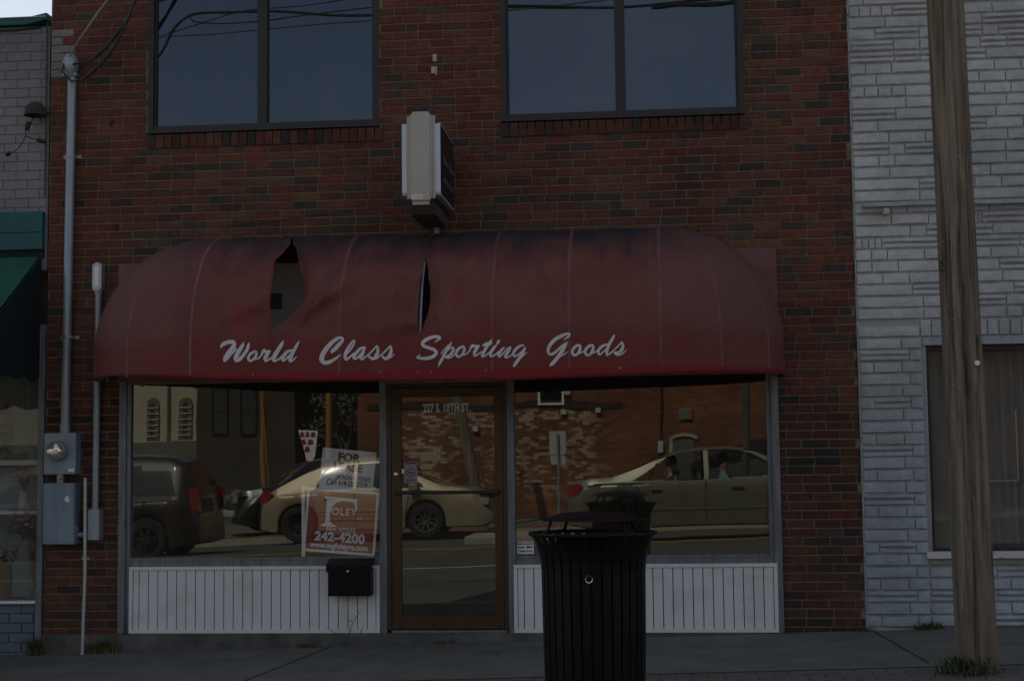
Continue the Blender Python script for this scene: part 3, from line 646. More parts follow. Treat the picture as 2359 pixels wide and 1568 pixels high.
# script lettering, painted strokes following the cloth
LET=[[-3194,2258,5,-3183,2279,25,-3162,2293,30,-3130,2302,29,-3097,2299,29,-3094,2275,31,-3116,2245,31,-3141,2212,31,-3159,2183,29,-3164,2164,21,-3162,2158,10],
[-3163,2160,14,-3142,2177,15,-3110,2214,14,-3077,2249,15],
[-3020,2295,9,-3028,2276,24,-3048,2244,30,-3069,2207,33,-3081,2179,29,-3077,2156,13],
[-3077,2155,10,-3051,2170,28,-3018,2206,26,-2993,2243,24,-2984,2273,21,-2978,2291,9],
[-2936,2227,16,-2966,2210,21,-2983,2180,20,-2969,2158,19,-2943,2172,19,-2923,2203,20,-2927,2227,16,-2943,2229,14],
[-2933,2170,13,-2904,2178,13,-2884,2201,11],
[-2884,2201,16,-2868,2232,21,-2858,2240,11],
[-2868,2229,23,-2845,2223,21,-2819,2229,13],
[-2822,2226,18,-2840,2203,29,-2855,2174,29,-2853,2155,15],
[-2853,2153,14,-2822,2167,14,-2796,2192,11],
[-2721,2300,9,-2734,2274,26,-2757,2238,29,-2780,2202,33,-2793,2170,29,-2788,2152,15],
[-2786,2152,14,-2750,2169,14,-2728,2191,13],
[-2656,2231,16,-2689,2221,23,-2715,2194,26,-2726,2167,23,-2715,2156,15,-2685,2181,14,-2653,2213,13],
[-2604,2293,11,-2624,2259,23,-2646,2218,24,-2663,2183,28,-2669,2155,24,-2659,2147,10],
[-2661,2150,13,-2640,2164,11,-2621,2183,6],
[-2357,2209,16,-2352,2219,28,-2328,2238,31,-2302,2266,29,-2277,2294,21,-2280,2313,19,-2306,2314,23,-2348,2288,30,-2390,2247,34,-2423,2200,36,-2433,2162,36,-2416,2136,31,-2381,2137,28,-2342,2155,20,-2310,2177,13,-2287,2189,6],
[-2188,2299,9,-2206,2283,14,-2226,2252,20,-2248,2214,24,-2258,2179,24,-2248,2155,18,-2219,2175,14,-2194,2200,10],
[-2187,2299,8,-2193,2267,15,-2219,2224,13,-2242,2197,10],
[-2110,2241,15,-2142,2234,21,-2171,2206,25,-2192,2175,24,-2182,2157,15,-2148,2183,14,-2116,2226,15],
[-2113,2237,15,-2130,2189,25,-2141,2164,23,-2131,2152,11],
[-2132,2152,11,-2107,2170,13,-2081,2193,9],
[-2084,2187,11,-2049,2223,13,-2023,2251,10],
[-2021,2250,13,-2014,2219,21,-2025,2184,26,-2049,2157,19,-2078,2172,18],
[-2059,2150,10,-2020,2162,13,-1991,2188,8],
[-1991,2183,11,-1949,2221,13,-1923,2250,9],
[-1922,2248,13,-1916,2217,21,-1927,2184,26,-1953,2155,19,-1980,2171,18],
[-1962,2148,10,-1920,2165,11,-1891,2190,5],
[-1592,2268,6,-1574,2283,13,-1556,2297,20,-1565,2308,21,-1599,2309,23,-1638,2297,27,-1672,2277,27,-1682,2256,24,-1668,2240,23,-1634,2228,23,-1600,2215,24,-1582,2195,23,-1596,2172,25,-1630,2156,26,-1673,2152,24,-1707,2156,19,-1722,2160,14,-1715,2172,9,-1699,2180,5],
[-1470,2266,8,-1489,2235,18,-1515,2194,20,-1537,2152,22,-1556,2118,19,-1567,2094,7],
[-1547,2184,8,-1524,2214,8,-1494,2245,9],
[-1513,2191,9,-1483,2222,11,-1458,2226,13,-1460,2201,19,-1481,2176,18,-1507,2163,14,-1524,2160,11],
[-1528,2162,11,-1494,2153,15,-1465,2163,11,-1441,2186,8],
[-1390,2235,15,-1417,2220,20,-1436,2192,21,-1431,2167,18,-1416,2159,14,-1392,2178,15,-1377,2208,18,-1379,2229,14,-1390,2237,13],
[-1397,2174,14,-1367,2177,11,-1350,2190,10,-1335,2207,11],
[-1336,2209,11,-1322,2234,17,-1307,2249,6],
[-1324,2234,18,-1299,2234,18,-1268,2237,12],
[-1271,2233,14,-1290,2209,23,-1303,2185,23,-1301,2163,15],
[-1301,2163,12,-1282,2170,12,-1253,2193,9],
[-1173,2280,8,-1184,2265,18,-1210,2230,23,-1231,2196,22,-1244,2171,21,-1245,2155,11],
[-1245,2156,11,-1223,2163,12,-1193,2187,9],
[-1242,2237,8,-1218,2247,24,-1193,2248,25,-1174,2256,11],
[-1142,2239,12,-1161,2216,22,-1181,2187,22,-1186,2168,19,-1173,2157,13,-1143,2174,11,-1126,2192,8],
[-1136,2249,12,-1128,2260,23,-1119,2273,13],
[-1085,2220,12,-1107,2198,19,-1126,2169,19,-1118,2151,10],
[-1118,2152,10,-1092,2177,11,-1067,2206,10,-1039,2223,14],
[-1040,2220,17,-1048,2201,22,-1067,2172,23,-1075,2151,18,-1065,2144,9],
[-1067,2145,10,-1048,2153,11,-1023,2171,9],
[-944,2236,11,-969,2229,18,-998,2208,20,-1016,2180,20,-1012,2155,14,-991,2162,12,-957,2189,10,-932,2217,10],
[-933,2218,12,-947,2183,23,-971,2145,23,-996,2112,23,-1011,2089,21,-1018,2081,9],
[-962,2145,8,-937,2166,8,-916,2182,4],
[-651,2266,3,-633,2279,12,-612,2295,18,-609,2310,15,-632,2310,19,-669,2295,26,-713,2272,27,-745,2239,25,-762,2208,23,-764,2182,20,-751,2165,17,-728,2169,19,-701,2189,18,-670,2218,15,-647,2237,13],
[-630,2249,15,-644,2220,25,-664,2187,27,-688,2151,25,-715,2118,27,-737,2095,25,-751,2082,11],
[-675,2147,7,-648,2163,10,-621,2182,4],
[-536,2228,15,-560,2222,19,-585,2196,20,-589,2172,19,-577,2155,17,-554,2161,17,-537,2186,21,-532,2215,19,-538,2228,13],
[-551,2166,11,-527,2172,11,-505,2182,9],
[-443,2226,15,-466,2220,19,-492,2194,20,-496,2171,19,-483,2153,17,-461,2159,17,-444,2185,21,-438,2213,19,-445,2226,13],
[-457,2166,11,-434,2171,11,-412,2182,9],
[-335,2228,15,-363,2221,19,-393,2198,22,-402,2175,19,-391,2155,13,-367,2175,11,-333,2206,11],
[-285,2293,13,-299,2267,21,-319,2234,21,-333,2201,21,-341,2171,21,-338,2149,11],
[-336,2150,11,-314,2164,11,-287,2190,9],
[-290,2187,9,-260,2213,11,-235,2241,9],
[-231,2244,12,-223,2222,17,-230,2192,23,-254,2169,19,-284,2168,17],
[-264,2149,10,-234,2157,13,-195,2187,4],
[-287,2170,13,-274,2155,15,-254,2151,13]]
def cr(p0,p1,p2,p3,t): return tuple(.5*((2*b_)+(-a_+c_)*t+(2*a_-5*b_+4*c_-d_)*t*t+(-a_+3*b_-3*c_+d_)*t**3) for a_,b_,c_,d_ in zip(p0,p1,p2,p3))
def strokes(L,place):
    s=MB()
    for si,st in enumerate(L):
        P=[tuple(v/1000 for v in st[i:i+3]) for i in range(0,len(st),3)]
        P=[tuple(2*a_-b_ for a_,b_ in zip(P[0],P[1]))]+P+[tuple(2*a_-b_ for a_,b_ in zip(P[-1],P[-2]))]
        Q=[]
        for i in range(1,len(P)-2):
            for k in range(5): Q.append(cr(P[i-1],P[i],P[i+1],P[i+2],k/5))
        Q.append(P[-2]); off=.0035+.0004*(si%5); b0=len(s.v)
        # round ends: extend half a width
        for i,(x,z,wd) in enumerate(Q):
            x0,z0,_=Q[max(0,i-1)]; x1,z1,_=Q[min(len(Q)-1,i+1)]
            l=math.hypot(x1-x0,z1-z0) or 1; nx,nz=-(z1-z0)/l,(x1-x0)/l; wd=max(.004,wd)/2
            for t_ in (-1,0,1): s.v.append(place(x+nx*wd*t_,z+nz*wd*t_,off+(.0 if t_ else .0003)))
        for i in range(len(Q)-1):
            for k in (0,1): s._f([(i*3+k,i*3+k+1,i*3+k+4,i*3+k+3)],b0)
        for x,z,wd in (Q[0],Q[-1]):
            c0=len(s.v); wd=max(.004,wd)/2
            for k in range(12): s.v.append(place(x+math.cos(k*math.pi/6)*wd,z+math.sin(k*math.pi/6)*wd,off+.0002))
            s._f([tuple(range(12))],c0)
    return s
def on_cloth(x,z,off):
    p=surf('s',x,z,1,off); return (x,p[1],p[2])
for a_,b_ in ((-9,-2.55),(-2.55,-1.70),(-1.70,-.78),(-.78,9)): strokes([q_ for q_ in LET if a_<q_[0]/1000<=b_],on_cloth).build('script_word','letter',aw,fixn=False)

# ---------------------------------------------------------------- projecting sign cabinet
sg=thing('sign_cabinet','projecting box sign above the awning, beige edge with white rims and dark lettered face','shop sign',(-1.7,0,3.27))
s=MB(); s.box(-1.805,-1.60,-.80,-.03,3.34,3.96,.01); s.build('cabinet','rust' and 'bronze',sg)
s=MB()
s.box(-1.770,-1.627,-.842,-.801,3.330,3.985,.004)
for a,b_,y in ((-1.785,-1.7705,-.832),(-1.803,-1.7855,-.820),(-1.6265,-1.613,-.834),(-1.6125,-1.592,-.822)): s.box(a,b_,y,-.801,3.345,3.970,.003)
s.build('edge_extrusion','beige',sg)
MB().box(-1.765,-1.635,-.825,-.801,3.300,3.3295,.004).build('end_clip','beige',sg); MB().box(-1.76,-1.64,-.83,-.801,3.9855,4.0,.002).build('end_clip','beige',sg)
for x0,x1,sd in ((-1.842,-1.8055,-1),(-1.5995,-1.553,1)):
    pts=[(-.815,3.395),(-.80,3.375),(-.10,3.375),(-.085,3.395),(-.085,3.90),(-.10,3.915),(-.80,3.915),(-.815,3.90)]
    s=MB(); s.prism(pts,x0,x1,axis='x'); fp=s.build('sign_face','signface',sg)
    xx=x1+.0015 if sd>0 else x0-.0015
    s=MB(); s.prism([(-.807,3.40),(-.795,3.385),(-.105,3.385),(-.093,3.40),(-.093,3.895),(-.105,3.907),(-.795,3.907),(-.807,3.895)],min(xx,x1 if sd>0 else x0),max(xx,x1 if sd>0 else x0),axis='x'); s.build('dark_panel','signside',fp)
# the shop's script again, small, across the dark panel
def on_side(x,z,off):
    u=(x+1.70)/3.0; v=(z-2.22)/.35
    word2=x>-1.75
    yy=-.42+((x+2.55)*.42 if not word2 else (x+.93)*.36); zz=3.66 if not word2 else 3.52
    return (-1.5515+off+.001,yy,zz+(z-2.22)*.36)
for a_,b_ in ((-9,-1.70),(-1.70,9)): strokes([q_ for q_ in LET if a_<q_[0]/1000<=b_],on_side).build('script_line','galv',sg,fixn=False)
s=MB(); s.prism([(-.80,3.339),(-.03,3.339),(-.03,3.27),(-.10,3.245),(-.70,3.25)],-1.795,-1.61,axis='x'); s.build('ballast_cover',mat('dull_sheet_metal',(0.10,0.085,0.075),.5,.3),sg)
s=MB(); s.box(-1.72,-1.68,-.035,-.012,3.205,3.262,.003); s.box(-1.708,-1.692,-.05,-.036,3.205,3.24); s.build('foot_bracket','beige',sg)
s=MB(); s.tube([(-1.70,-.35,3.97),(-1.70,-.02,4.44)],.003,6); s.build('stay_wire','cable',sg)
s=MB(); s.box(-1.722,-1.690,-.022,-.0118,4.60,4.66,.003); s.box(-1.712,-1.698,-.028,-.0225,4.61,4.64); s.box(-1.735,-1.705,-.018,-.0118,4.505,4.56,.002); s.box(-1.700,-1.688,-.02,-.0118,4.49,4.56); s.build('wall_anchor','beige',sg)
s=MB(); s.box(-1.762,-1.682,-.8435,-.8425,3.345,3.372); s.build('maker_plate','signwhite',sg)
s=MB()
for k in range(2): s.box(-1.755,-1.690,-.8442,-.8437,3.363-k*.007-.003,3.363-k*.007)
s.build('plate_print','greyband',sg)

# ---------------------------------------------------------------- electrical things on the left pier
e=thing('service_mast','tall grey electrical conduit with weatherhead, left of the left window','conduit',(-4.70,0,1.69))
s=MB(); s.tube([(-4.715,-.062,1.70),(-4.705,-.062,3.2),(-4.695,-.062,4.60)],.036,16); s.build('pipe','galv',e,smooth=True)
s=MB(); s.lathe([(.0,.16),(.035,.155),(.062,.12),(.07,.07),(.062,.02),(.045,0),(.038,-.03)],(-4.705,-.075,4.60),20); s.box(-4.765,-4.645,-.10,-.03,4.575,4.60,.004); s.build('weatherhead','galv',e,smooth=True)
for z in (3.92,2.44): s=MB(); s.box(-4.775,-4.625,-.018,-.0115,z-.014,z+.014); s.lathe([(.0375,-.014),(.040,-.014),(.040,.014),(.0375,.014)],(-4.70,-.062,z),16); s.build('pipe_strap','galv',e)
s=MB(); s.tube([(-4.715,-.062,1.66),(-4.715,-.062,1.74)],.042,16); s.build('hub','galv',e,smooth=True)
e=thing('electric_meter_box','square grey meter box with round glass meter, above the taller breaker box','meter box',(-4.722,0,1.34))
s=MB(); s.box(-4.855,-4.60,-.125,-.012,1.345,1.665,.006); s.box(-4.858,-4.597,-.135,-.1255,1.342,1.668,.003); s.build('box','meter',e)
s=MB(); s.lathe([(.072,.0),(.078,-.012),(.078,-.055),(.070,-.066),(.066,-.066)],(-4.735,-.136,1.525),32,'y'); s.build('meter_ring','galv',e,smooth=True)
s=MB(); s.lathe([(.066,-.060),(.069,-.075),(.066,-.10),(.050,-.117),(.025,-.126),(0,-.128)],(-4.735,-.136,1.525),32,'y')
gm,_,gb=newmat('meter_dome_glass'); gb.inputs['Base Color'].default_value=(.80,.77,.62,1); gb.inputs['Metallic'].default_value=.75; gb.inputs['Roughness'].default_value=.12
s.build('meter_dome',gm,e,smooth=True)
s=MB(); s.box(-4.655,-4.608,-.1368,-.1355,1.36,1.385); s.build('rating_label','signwhite',e)
s=MB(); s.tube([(-4.74,-.08,1.27),(-4.74,-.08,1.345)],.03,14); s.tube([(-4.74,-.11,1.30),(-4.70,-.125,1.31)],.006,6); s.build('coupling','galv',e,smooth=True)
e=thing('breaker_box','tall blue grey breaker box with a torn pale sticker, under the meter','electrical box',(-4.725,0,.77))
s=MB(); s.box(-4.852,-4.60,-.13,-.012,.785,1.268,.006); s.build('box','meter2',e)
s=MB(); s.box(-4.857,-4.605,-.142,-.131,.790,1.272,.005); dd=s.build('door','meter2',e)
s=MB(); s.prism([(.0,.0),(.028,-.006),(.034,.012),(.030,.036),(.012,.046),(.004,.040),(.010,.030),(-.006,.026),(-.010,.016),(.004,.012)],-.1435,-.1424); o=s.build('torn_sticker','signwhite',None); 
o.data.transform(Matrix.Translation((-4.675-0,0,1.125))); o.parent=dd; o.matrix_parent_inverse=Matrix.Identity(4); o.data.transform(Matrix.Translation((4.725,0,-.77)))
s=MB(); s.box(-4.60,-4.588,-.11,-.05,.88,.93,.004); s.build('latch','galv',e)
e=thing('conduit_body_pipe','shorter grey conduit with oval access fitting on top, beside the awning','conduit',(-4.46,0,1.05))
s=MB(); s.tube([(-4.462,-.055,1.05),(-4.455,-.055,2.80)],.027,14); s.build('pipe','galv',e,smooth=True)
s=MB()
oval=[(.040*math.cos(a_)+0,(.085*math.copysign(1,math.sin(a_)) if abs(math.sin(a_))>1e-6 else 0)+.035*math.sin(a_)) for a_ in [2*math.pi*(k+.5)/24 for k in range(24)]]
s.prism([(-4.455+p,2.918+q) for p,q in oval],-.088,-.014); s.tube([(-4.455,-.055,2.78),(-4.455,-.055,2.83)],.033,14); s.build('access_body','galv',e)
s=MB(); s.prism([(-4.455+p*.93,2.918+q*.93) for p,q in oval],-.098,-.0885); s.build('cover_rim','silver',e)
s=MB(); s.box(-4.474,-4.436,-.103,-.0985,2.835,3.0,.003); s.build('cover_plate','signwhite',e)
e=thing('junction_box','small grey junction box at the foot of the shorter conduit','electrical box',(-4.45,0,.80))
s=MB(); s.box(-4.505,-4.405,-.115,-.012,.815,1.06,.010); s.tube([(-4.600,-.07,.86),(-4.504,-.07,.86)],.022,12); s.build('box','galv',e); 
s=MB(); s.tube([(-4.462,-.06,1.04),(-4.462,-.06,1.075)],.034,14); s.build('collar','galv',e,smooth=True)
e=thing('thin_conduit','thin pale conduit running past the junction box down to the sidewalk','conduit',(-4.52,0,-.09))
s=MB(); s.tube([(-4.518,-.128,1.31),(-4.515,-.128,.9),(-4.512,-.125,.55),(-4.520,-.125,.25),(-4.533,-.11,-.10)],.0125,10); s.build('pipe','silver',e,smooth=True)
s=MB(); s.box(-4.545,-4.485,-.118,-.110,.665,.685); s.box(-4.49,-4.485,-.11,-.012,.668,.682); s.build('strap','galv',e)
# service drop cables
def catenary(a,b,sag,n=20):
    a,b=Vector(a),Vector(b); return [a.lerp(b,i/n)-Vector((0,0,sag*4*(i/n)*(1-i/n))) for i in range(n+1)]
def cable(name,label,pts,r,m='cable',cat='cable',group=None,lumps=()):
    s=MB(); s.tube(pts,r,8)
    for i,l,rr in lumps:
        p=Vector(pts[i]); q=Vector(pts[i+1]); s.tube([p,p.lerp(q,.5),q],[rr*.6,rr,rr*.6],8)
    o=s.build(name,m,smooth=True); tag(o,label,cat,group); rebase(o,pts[0]); return o
PT=(1.55,-2.2,7.9)
cable('service_cable','pale twisted support cable rising from the weatherhead',[Vector((-4.70,-.13,4.72)),Vector((-4.60,-.16,4.85)),Vector((-4.28,-.25,5.21))]+catenary((-4.2,-.28,5.3),PT,.2,10),.006,'cablelite',lumps=((1,0,.014),))
cable('service_cable','black service cable looping highest out of the weatherhead',[Vector((-4.66,-.13,4.66)),Vector((-4.50,-.15,4.68)),Vector((-4.36,-.18,4.78)),Vector((-4.20,-.22,4.95)),Vector((-4.05,-.28,5.2))]+catenary((-3.9,-.3,5.5),PT,.2,10),.009,lumps=((1,0,.016),(2,0,.015)))
cable('service_cable','black service cable sagging lowest under the weatherhead',[Vector((-4.73,-.12,4.70)),Vector((-4.745,-.15,4.60)),Vector((-4.66,-.16,4.51)),Vector((-4.55,-.16,4.53)),Vector((-4.42,-.18,4.63)),Vector((-4.28,-.20,4.78)),Vector((-4.16,-.25,4.98)),Vector((-4.05,-.3,5.2))]+catenary((-3.85,-.32,5.55),(1.6,-2.2,7.8),.2,10),.009,lumps=((3,0,.02),(4,0,.018)))
cable('tie_wire','fine dark wire running along the wall above the awning',[Vector((-3.45,-.02,3.31)),Vector((-3.1,-.02,3.335)),Vector((-2.9,-.02,3.36)),Vector((-2.3,-.02,3.42)),Vector((-1.8,-.03,3.47))],.0022)

# ---------------------------------------------------------------- mailbox, stickers, real estate signs
e=thing('mailbox','black wall mailbox under the left display window','mailbox',(-2.385,0,.37))
s=MB(); s.box(-2.555,-2.215,-.16,-.0415,.375,.590,.008); s.build('box','black',e)
s=MB(); s.prism([(-.175,.612),(-.175,.560),(-.168,.560),(-.168,.598),(-.0415,.650),(-.0415,.660)],-2.565,-2.205,axis='x'); ld=s.build('lid','black',e)
s=MB(); s.lathe([(.0,-.010),(.010,-.009),(.013,-.004),(.013,0)],(-2.392,-.176,.568),16,'y'); s.build('lock','chrome',e,smooth=True)
e=thing('security_sticker','small red and white WARNING security cameras sticker in the window corner','sticker',(-1.028,.015,.68))
s=MB(); s.box(-1.094,-.963,.0165,.0195,.681,.779); s.build('sheet','signwhite',e)
s=MB(); s.box(-1.091,-.966,.0155,.0164,.752,.776); s.build('red_band','signred',e)
text('WARNING',.026,-1.028,.0148,.764,'signwhite','warning_word',e,bold=.0006,xs=.92)
text('Security',.0245,-1.062,.0158,.7335,'signblack','security_word',e,bold=.0006,xs=.62)
text('Cameras in Use',.0245,-1.0285,.0158,.7035,'signblack','cameras_words',e,bold=.0006,xs=.66)
s=MB(); s.box(-1.020,-.990,.0155,.0163,.727,.741); s.box(-.989,-.972,.0155,.0163,.730,.738); s.box(-1.012,-1.006,.0155,.0163,.720,.7265); s.build('camera_symbol','signblack',e)
e=thing('no_smoking_notice','small pale no smoking notice on the door glass','sticker',(-1.93,0,1.24))
s=MB(); s.box(-1.978,-1.872,-.0012,.0014,1.242,1.410); s.build('sheet',mat('notice_paper',(0.25,.26,.28),.6),e)
s=MB(); s.box(-1.972,-1.878,-.0022,-.0013,1.388,1.404); s.lathe([(.036,-.0005),(.036,-.001),(.029,-.001),(.029,-.0005)],(-1.925,-.0013,1.32),28,'y'); s.prism([(-1.951,1.341),(-1.946,1.346),(-1.899,1.299),(-1.904,1.294)],-.0027,-.0024); s.build('prohibition_ring','signred',e)
s=MB(); s.box(-1.948,-1.905,-.0021,-.0013,1.316,1.324); s.box(-1.965,-1.885,-.0021,-.0013,1.262,1.267); s.box(-1.96,-1.89,-.0021,-.0013,1.252,1.256); s.build('notice_print','signblack',e)
# FOR LEASE sign: leans behind the glass, tipped clockwise
fl=thing('for_lease_sign','tilted white FOR LEASE sign propped on the red estate agent sign','sign',(-2.455,.14,1.06))
a5=R(6.2)
def plate(pts,y0,y1,m,name,par): return MB().prism(pts,y0,y1).build(name,m,par)
def rotp(pts,cx,cz,an): return [(cx+(x-cx)*math.cos(an)+(z-cz)*math.sin(an),cz-(x-cx)*math.sin(an)+(z-cz)*math.cos(an)) for x,z in pts]
def rrect(x0,x1,z0,z1,r,n=5):
    P=[]
    for cx,cz,a0 in ((x1-r,z1-r,0),(x0+r,z1-r,90),(x0+r,z0+r,180),(x1-r,z0+r,270)):
        for k in range(n+1): an=R(a0+90*k/n); P.append((cx+r*math.cos(an),cz+r*math.sin(an)))
    return P
cx,cz=-2.46,1.30
plate(rotp(rrect(cx-.219,cx+.219,cz-.24,cz+.208,.015),cx,cz,a5),.125,.131,'signwhite','panel',fl)
def tx(body,size,lx,lz,m,name,par,c,an,y,**k):
    (x,z),=rotp([(c[0]+lx,c[1]+lz)],c[0],c[1],an); return text(body,size,x,y,z,m,name,par,rot=an,**k)
lc=(cx,cz)
M['leasered']=mat('lease_lettering',(0.13,0.025,0.015),0.6)
tx('FOR',.092,.0,.142,'leasered','for_word',fl,lc,a5,.1235,bold=.0045,xs=1.02)
tx('LEASE',.092,.0,.068,'leasered','lease_word',fl,lc,a5,.1235,bold=.0045,xs=.98)
tx('Call',.072,-.135,-.03,'signblack','call_word',fl,lc,a5-.22,.1235,bold=.001,xs=.75,shear=.35)
tx('MYRON G. FOLEY',.052,.055,-.015,'signblack','agent_name',fl,lc,a5,.1235,bold=.0012,xs=.66)
tx('618-237-7219',.052,.055,-.062,'signblack','agent_phone',fl,lc,a5,.1235,bold=.0016,xs=.80)
s=MB()
for lx,lz in ((-.2,.19),(.2,.19)):
    (x,z),=rotp([(cx+lx,cz+lz)],cx,cz,a5); s.lathe([(0,-.001),(.004,-.001),(.004,0)],(x,.125,z),10,'y')
s.build('screw_hole','signblack',fl)
es=thing('estate_agent_sign','red and white real estate yard sign with big white F, standing behind the left window','sign',(-2.5,.12,.65))
ce=(-2.503,.94); a4=R(4.6)
plate(rotp(rrect(ce[0]-.291,ce[0]+.291,ce[1]-.252,ce[1]+.252,.018),*ce,a4),.092,.097,'signwhite','panel',es)
plate(rotp(rrect(ce[0]-.270,ce[0]+.270,ce[1]-.231,ce[1]+.231,.004),*ce,a4),.0905,.0919,'signred','red_field',es)
s=MB()
def loc(pts): return rotp([(ce[0]+x,ce[1]+z) for x,z in pts],*ce,a4)
# the big serif F, with its bowed inner edge
F_=[(-.150,.192),(.118,.186),(.122,.108),(.106,.108),(.100,.140),(.085,.160),(.0,.163),(-.045,.150),(-.080,.110),(-.094,.050),(-.088,-.002),(-.062,-.028),(-.030,-.036),(-.030,-.044),(-.158,-.044),(-.158,-.034),(-.134,-.026),(-.126,-.010),(-.126,.155),(-.134,.176),(-.150,.182)]
s.prism(loc(F_),.0892,.0903); s.build('big_initial','signwhite',es)
tx('OLEY',.078,.02,.075,'signwhite','name_letters',es,ce,a4,.0888,bold=.0008,xs=1.02,spacing=1.12)
# small serifs on OLEY
tx('M.G.',.022,-.12,.212,'signwhite','small_initials',es,ce,a4,.0895)
tx('INC.',.026,.155,.035,'signwhite','inc_word',es,ce,a4,.0895)
tx('REAL ESTATE',.042,.005,-.066,'signwhite','trade_words',es,ce,a4,.0888,bold=.0008,xs=.86,spacing=1.12)
tx('242-4200',.098,.0,-.128,'signwhite','phone_number',es,ce,a4,.0888,bold=.0042,xs=1.05,spacing=1.03)
tx('www.mgfoleyre.com',.060,.0,-.196,'signwhite','web_address',es,ce,a4,.0888,bold=.0020,xs=.93)
s=MB(); s.box(-2.823,-2.797,.098,.116,.602,1.225,.002); s.box(-2.7965,-2.22,.098,.116,1.19,1.212,.002); s.build('stand','signwhite',es)
# ---------------------------------------------------------------- left neighbour
LX=-13.0
nb=thing('painted_brick_building','low pale grey painted brick building with teal trim and green awning','building',(-8.9,0,-.1))
w=MB(); w.box(LX,-4.915,.01,.3,3.0,5.03); w.box(LX,LX+.25,.31,9,-.6,5.03); w.box(-5.17,-4.915,.31,9,-.6,5.03); w.box(LX+.26,-5.18,8.8,9,-.6,5.03); w.box(LX+.26,-5.18,.31,8.79,4.75,4.85); w.box(LX,-4.915,.02,.3,-.6,.30)
w.build('wall','lmortar',nb)
bk=MB(); z=3.44; row=0
rnd=random.Random(11)
while z<5.03:
    x=-12.9-(.1 if row%2 else 0)+rnd.uniform(-.01,.01)
    while x<-4.93:
        x1=x+.203; s,e=x+.002,min(x1,-4.925)-.002
        if e-s>.03:
            k=rnd.uniform(.96,1.03); bk.col=(.235*k,.23*k,.232*k); y=.004-rnd.random()*.002; b0=len(bk.v); z0,z1=z+.0022,min(z+.0765,5.03)-.0022; i=.003
            bk.v+= [(s,.012,z0),(e,.012,z0),(e,.012,z1),(s,.012,z1),(s+i,y,z0+i),(e-i,y,z0+i),(e-i,y,z1-i),(s+i,y,z1-i)]
            bk._f([(4,5,6,7),(0,1,5,4),(1,2,6,5),(2,3,7,6),(3,0,4,7)],b0)
        x=x1
    z+=.0765; row+=1
bk.col=None; bk.build('brick_facing','lbrick',nb); bk=MB()
z=-.30; row=0
while z<.28:
    x=-12.9-(.1 if row%2 else 0)
    while x<-4.93:
        x1=x+.203; s,e=x+.002,min(x1,-4.925)-.002
        if e-s>.03:
            k=rnd.uniform(.93,1.05); bk.col=(.13*k,.17*k,.20*k); y=.004-rnd.random()*.0015; b0=len(bk.v); z0,z1=z+.0025,z+.0765-.0025; i=.003
            bk.v+= [(s,.022,z0),(e,.022,z0),(e,.022,z1),(s,.022,z1),(s+i,y,z0+i),(e-i,y,z0+i),(e-i,y,z1-i),(s+i,y,z1-i)]
            bk._f([(4,5,6,7),(0,1,5,4),(1,2,6,5),(2,3,7,6),(3,0,4,7)],b0)
        x=x1
    z+=.0765; row+=1
bk.col=None; bk.build('base_facing','lbrick',nb)
s=MB()
s.prism([(LX,5.035),(-5.1,5.035),(-4.94,5.07),(-4.925,5.075),(-4.925,5.125),(-5.1,5.09),(LX,5.09)],-.05,.31); s.build('roof_coping','teal',nb)
s=MB(); s.box(LX,-4.925,-.06,.30,5.0905,5.0965); s.build('metal_cap','silver',nb)
s=MB(); s.box(LX,-4.935,-.05,.005,3.305,3.475,.004); s.box(LX,-4.935,-.045,.005,3.165,3.303,.004); s.build('fascia','teal',nb)
s=MB(); s.box(LX,-4.935,-.02,.005,3.10,3.163); s.build('fascia_gap','greendark',nb)
s=MB(); s.box(-4.955,-4.906,-.03,.10,-.28,2.55,.004); s.box(LX,-4.956,-.02,.10,.31,.345,.004); s.box(LX,-4.956,.0,.10,2.5,2.55,.003); s.build('window_frame','alu',nb)
s=MB(); s.box(LX,-4.9555,-.045,-.0205,.315,.338,.003); s.build('window_sill','white',nb)
MB().box(LX,-4.957,.02,.027,.3455,2.4995).build('window_pane','glass_side',nb)
s=MB(); s.box(LX+.3,-5.18,.31,3.5,.26,.30); s.box(LX+.3,-5.18,3.4,3.5,.31,3.0); s.box(LX+.3,-5.18,.31,3.4,2.9,2.98); s.build('interior','room',nb)
s=MB(); s.box(-6.5,-4.99,.62,.65,1.52,2.48); s.build('lace_curtain',mat('lace',(0.30,0.36,0.34),.9,var=.25,vscale=6),nb)
s=MB(); s.box(-6.5,-4.99,.20,.60,1.42,1.46); s.box(-6.5,-4.99,.15,.60,1.02,1.045); s.build('display_shelf','white',nb)
s=MB(); s.box(-6.5,-4.99,.66,.70,.31,1.40); s.build('panelling','meter',nb)
gaw=thing('green_awning','green canvas awning with scalloped edge on the pale neighbouring building','awning',(-8.9,0,2.1))
s=MB(); s.prism([(-.05,3.10),(-1.45,2.10),(-1.45,2.085),(-.05,3.085)],LX,-4.965,axis='x'); s.build('canopy','green',gaw)
s=MB(); 
pts=[(-.02,3.10),(-1.45,2.09)]; 
for k in range(41):
    yy=-1.45+(1.43)*k/40; pts.append((yy,2.13-.045*abs(math.sin(k/40*math.pi*5))))
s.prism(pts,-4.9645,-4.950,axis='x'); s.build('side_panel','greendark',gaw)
s=MB(); pts=[]
n=240
s2=[(LX+(-4.966-LX)*k/n,2.13-.045*abs(math.sin(k/n*math.pi*28))-.16) for k in range(n+1)]
s.prism([(-4.966,2.10),(LX,2.10)]+s2,-1.462,-1.452); s.build('valance','green',gaw)
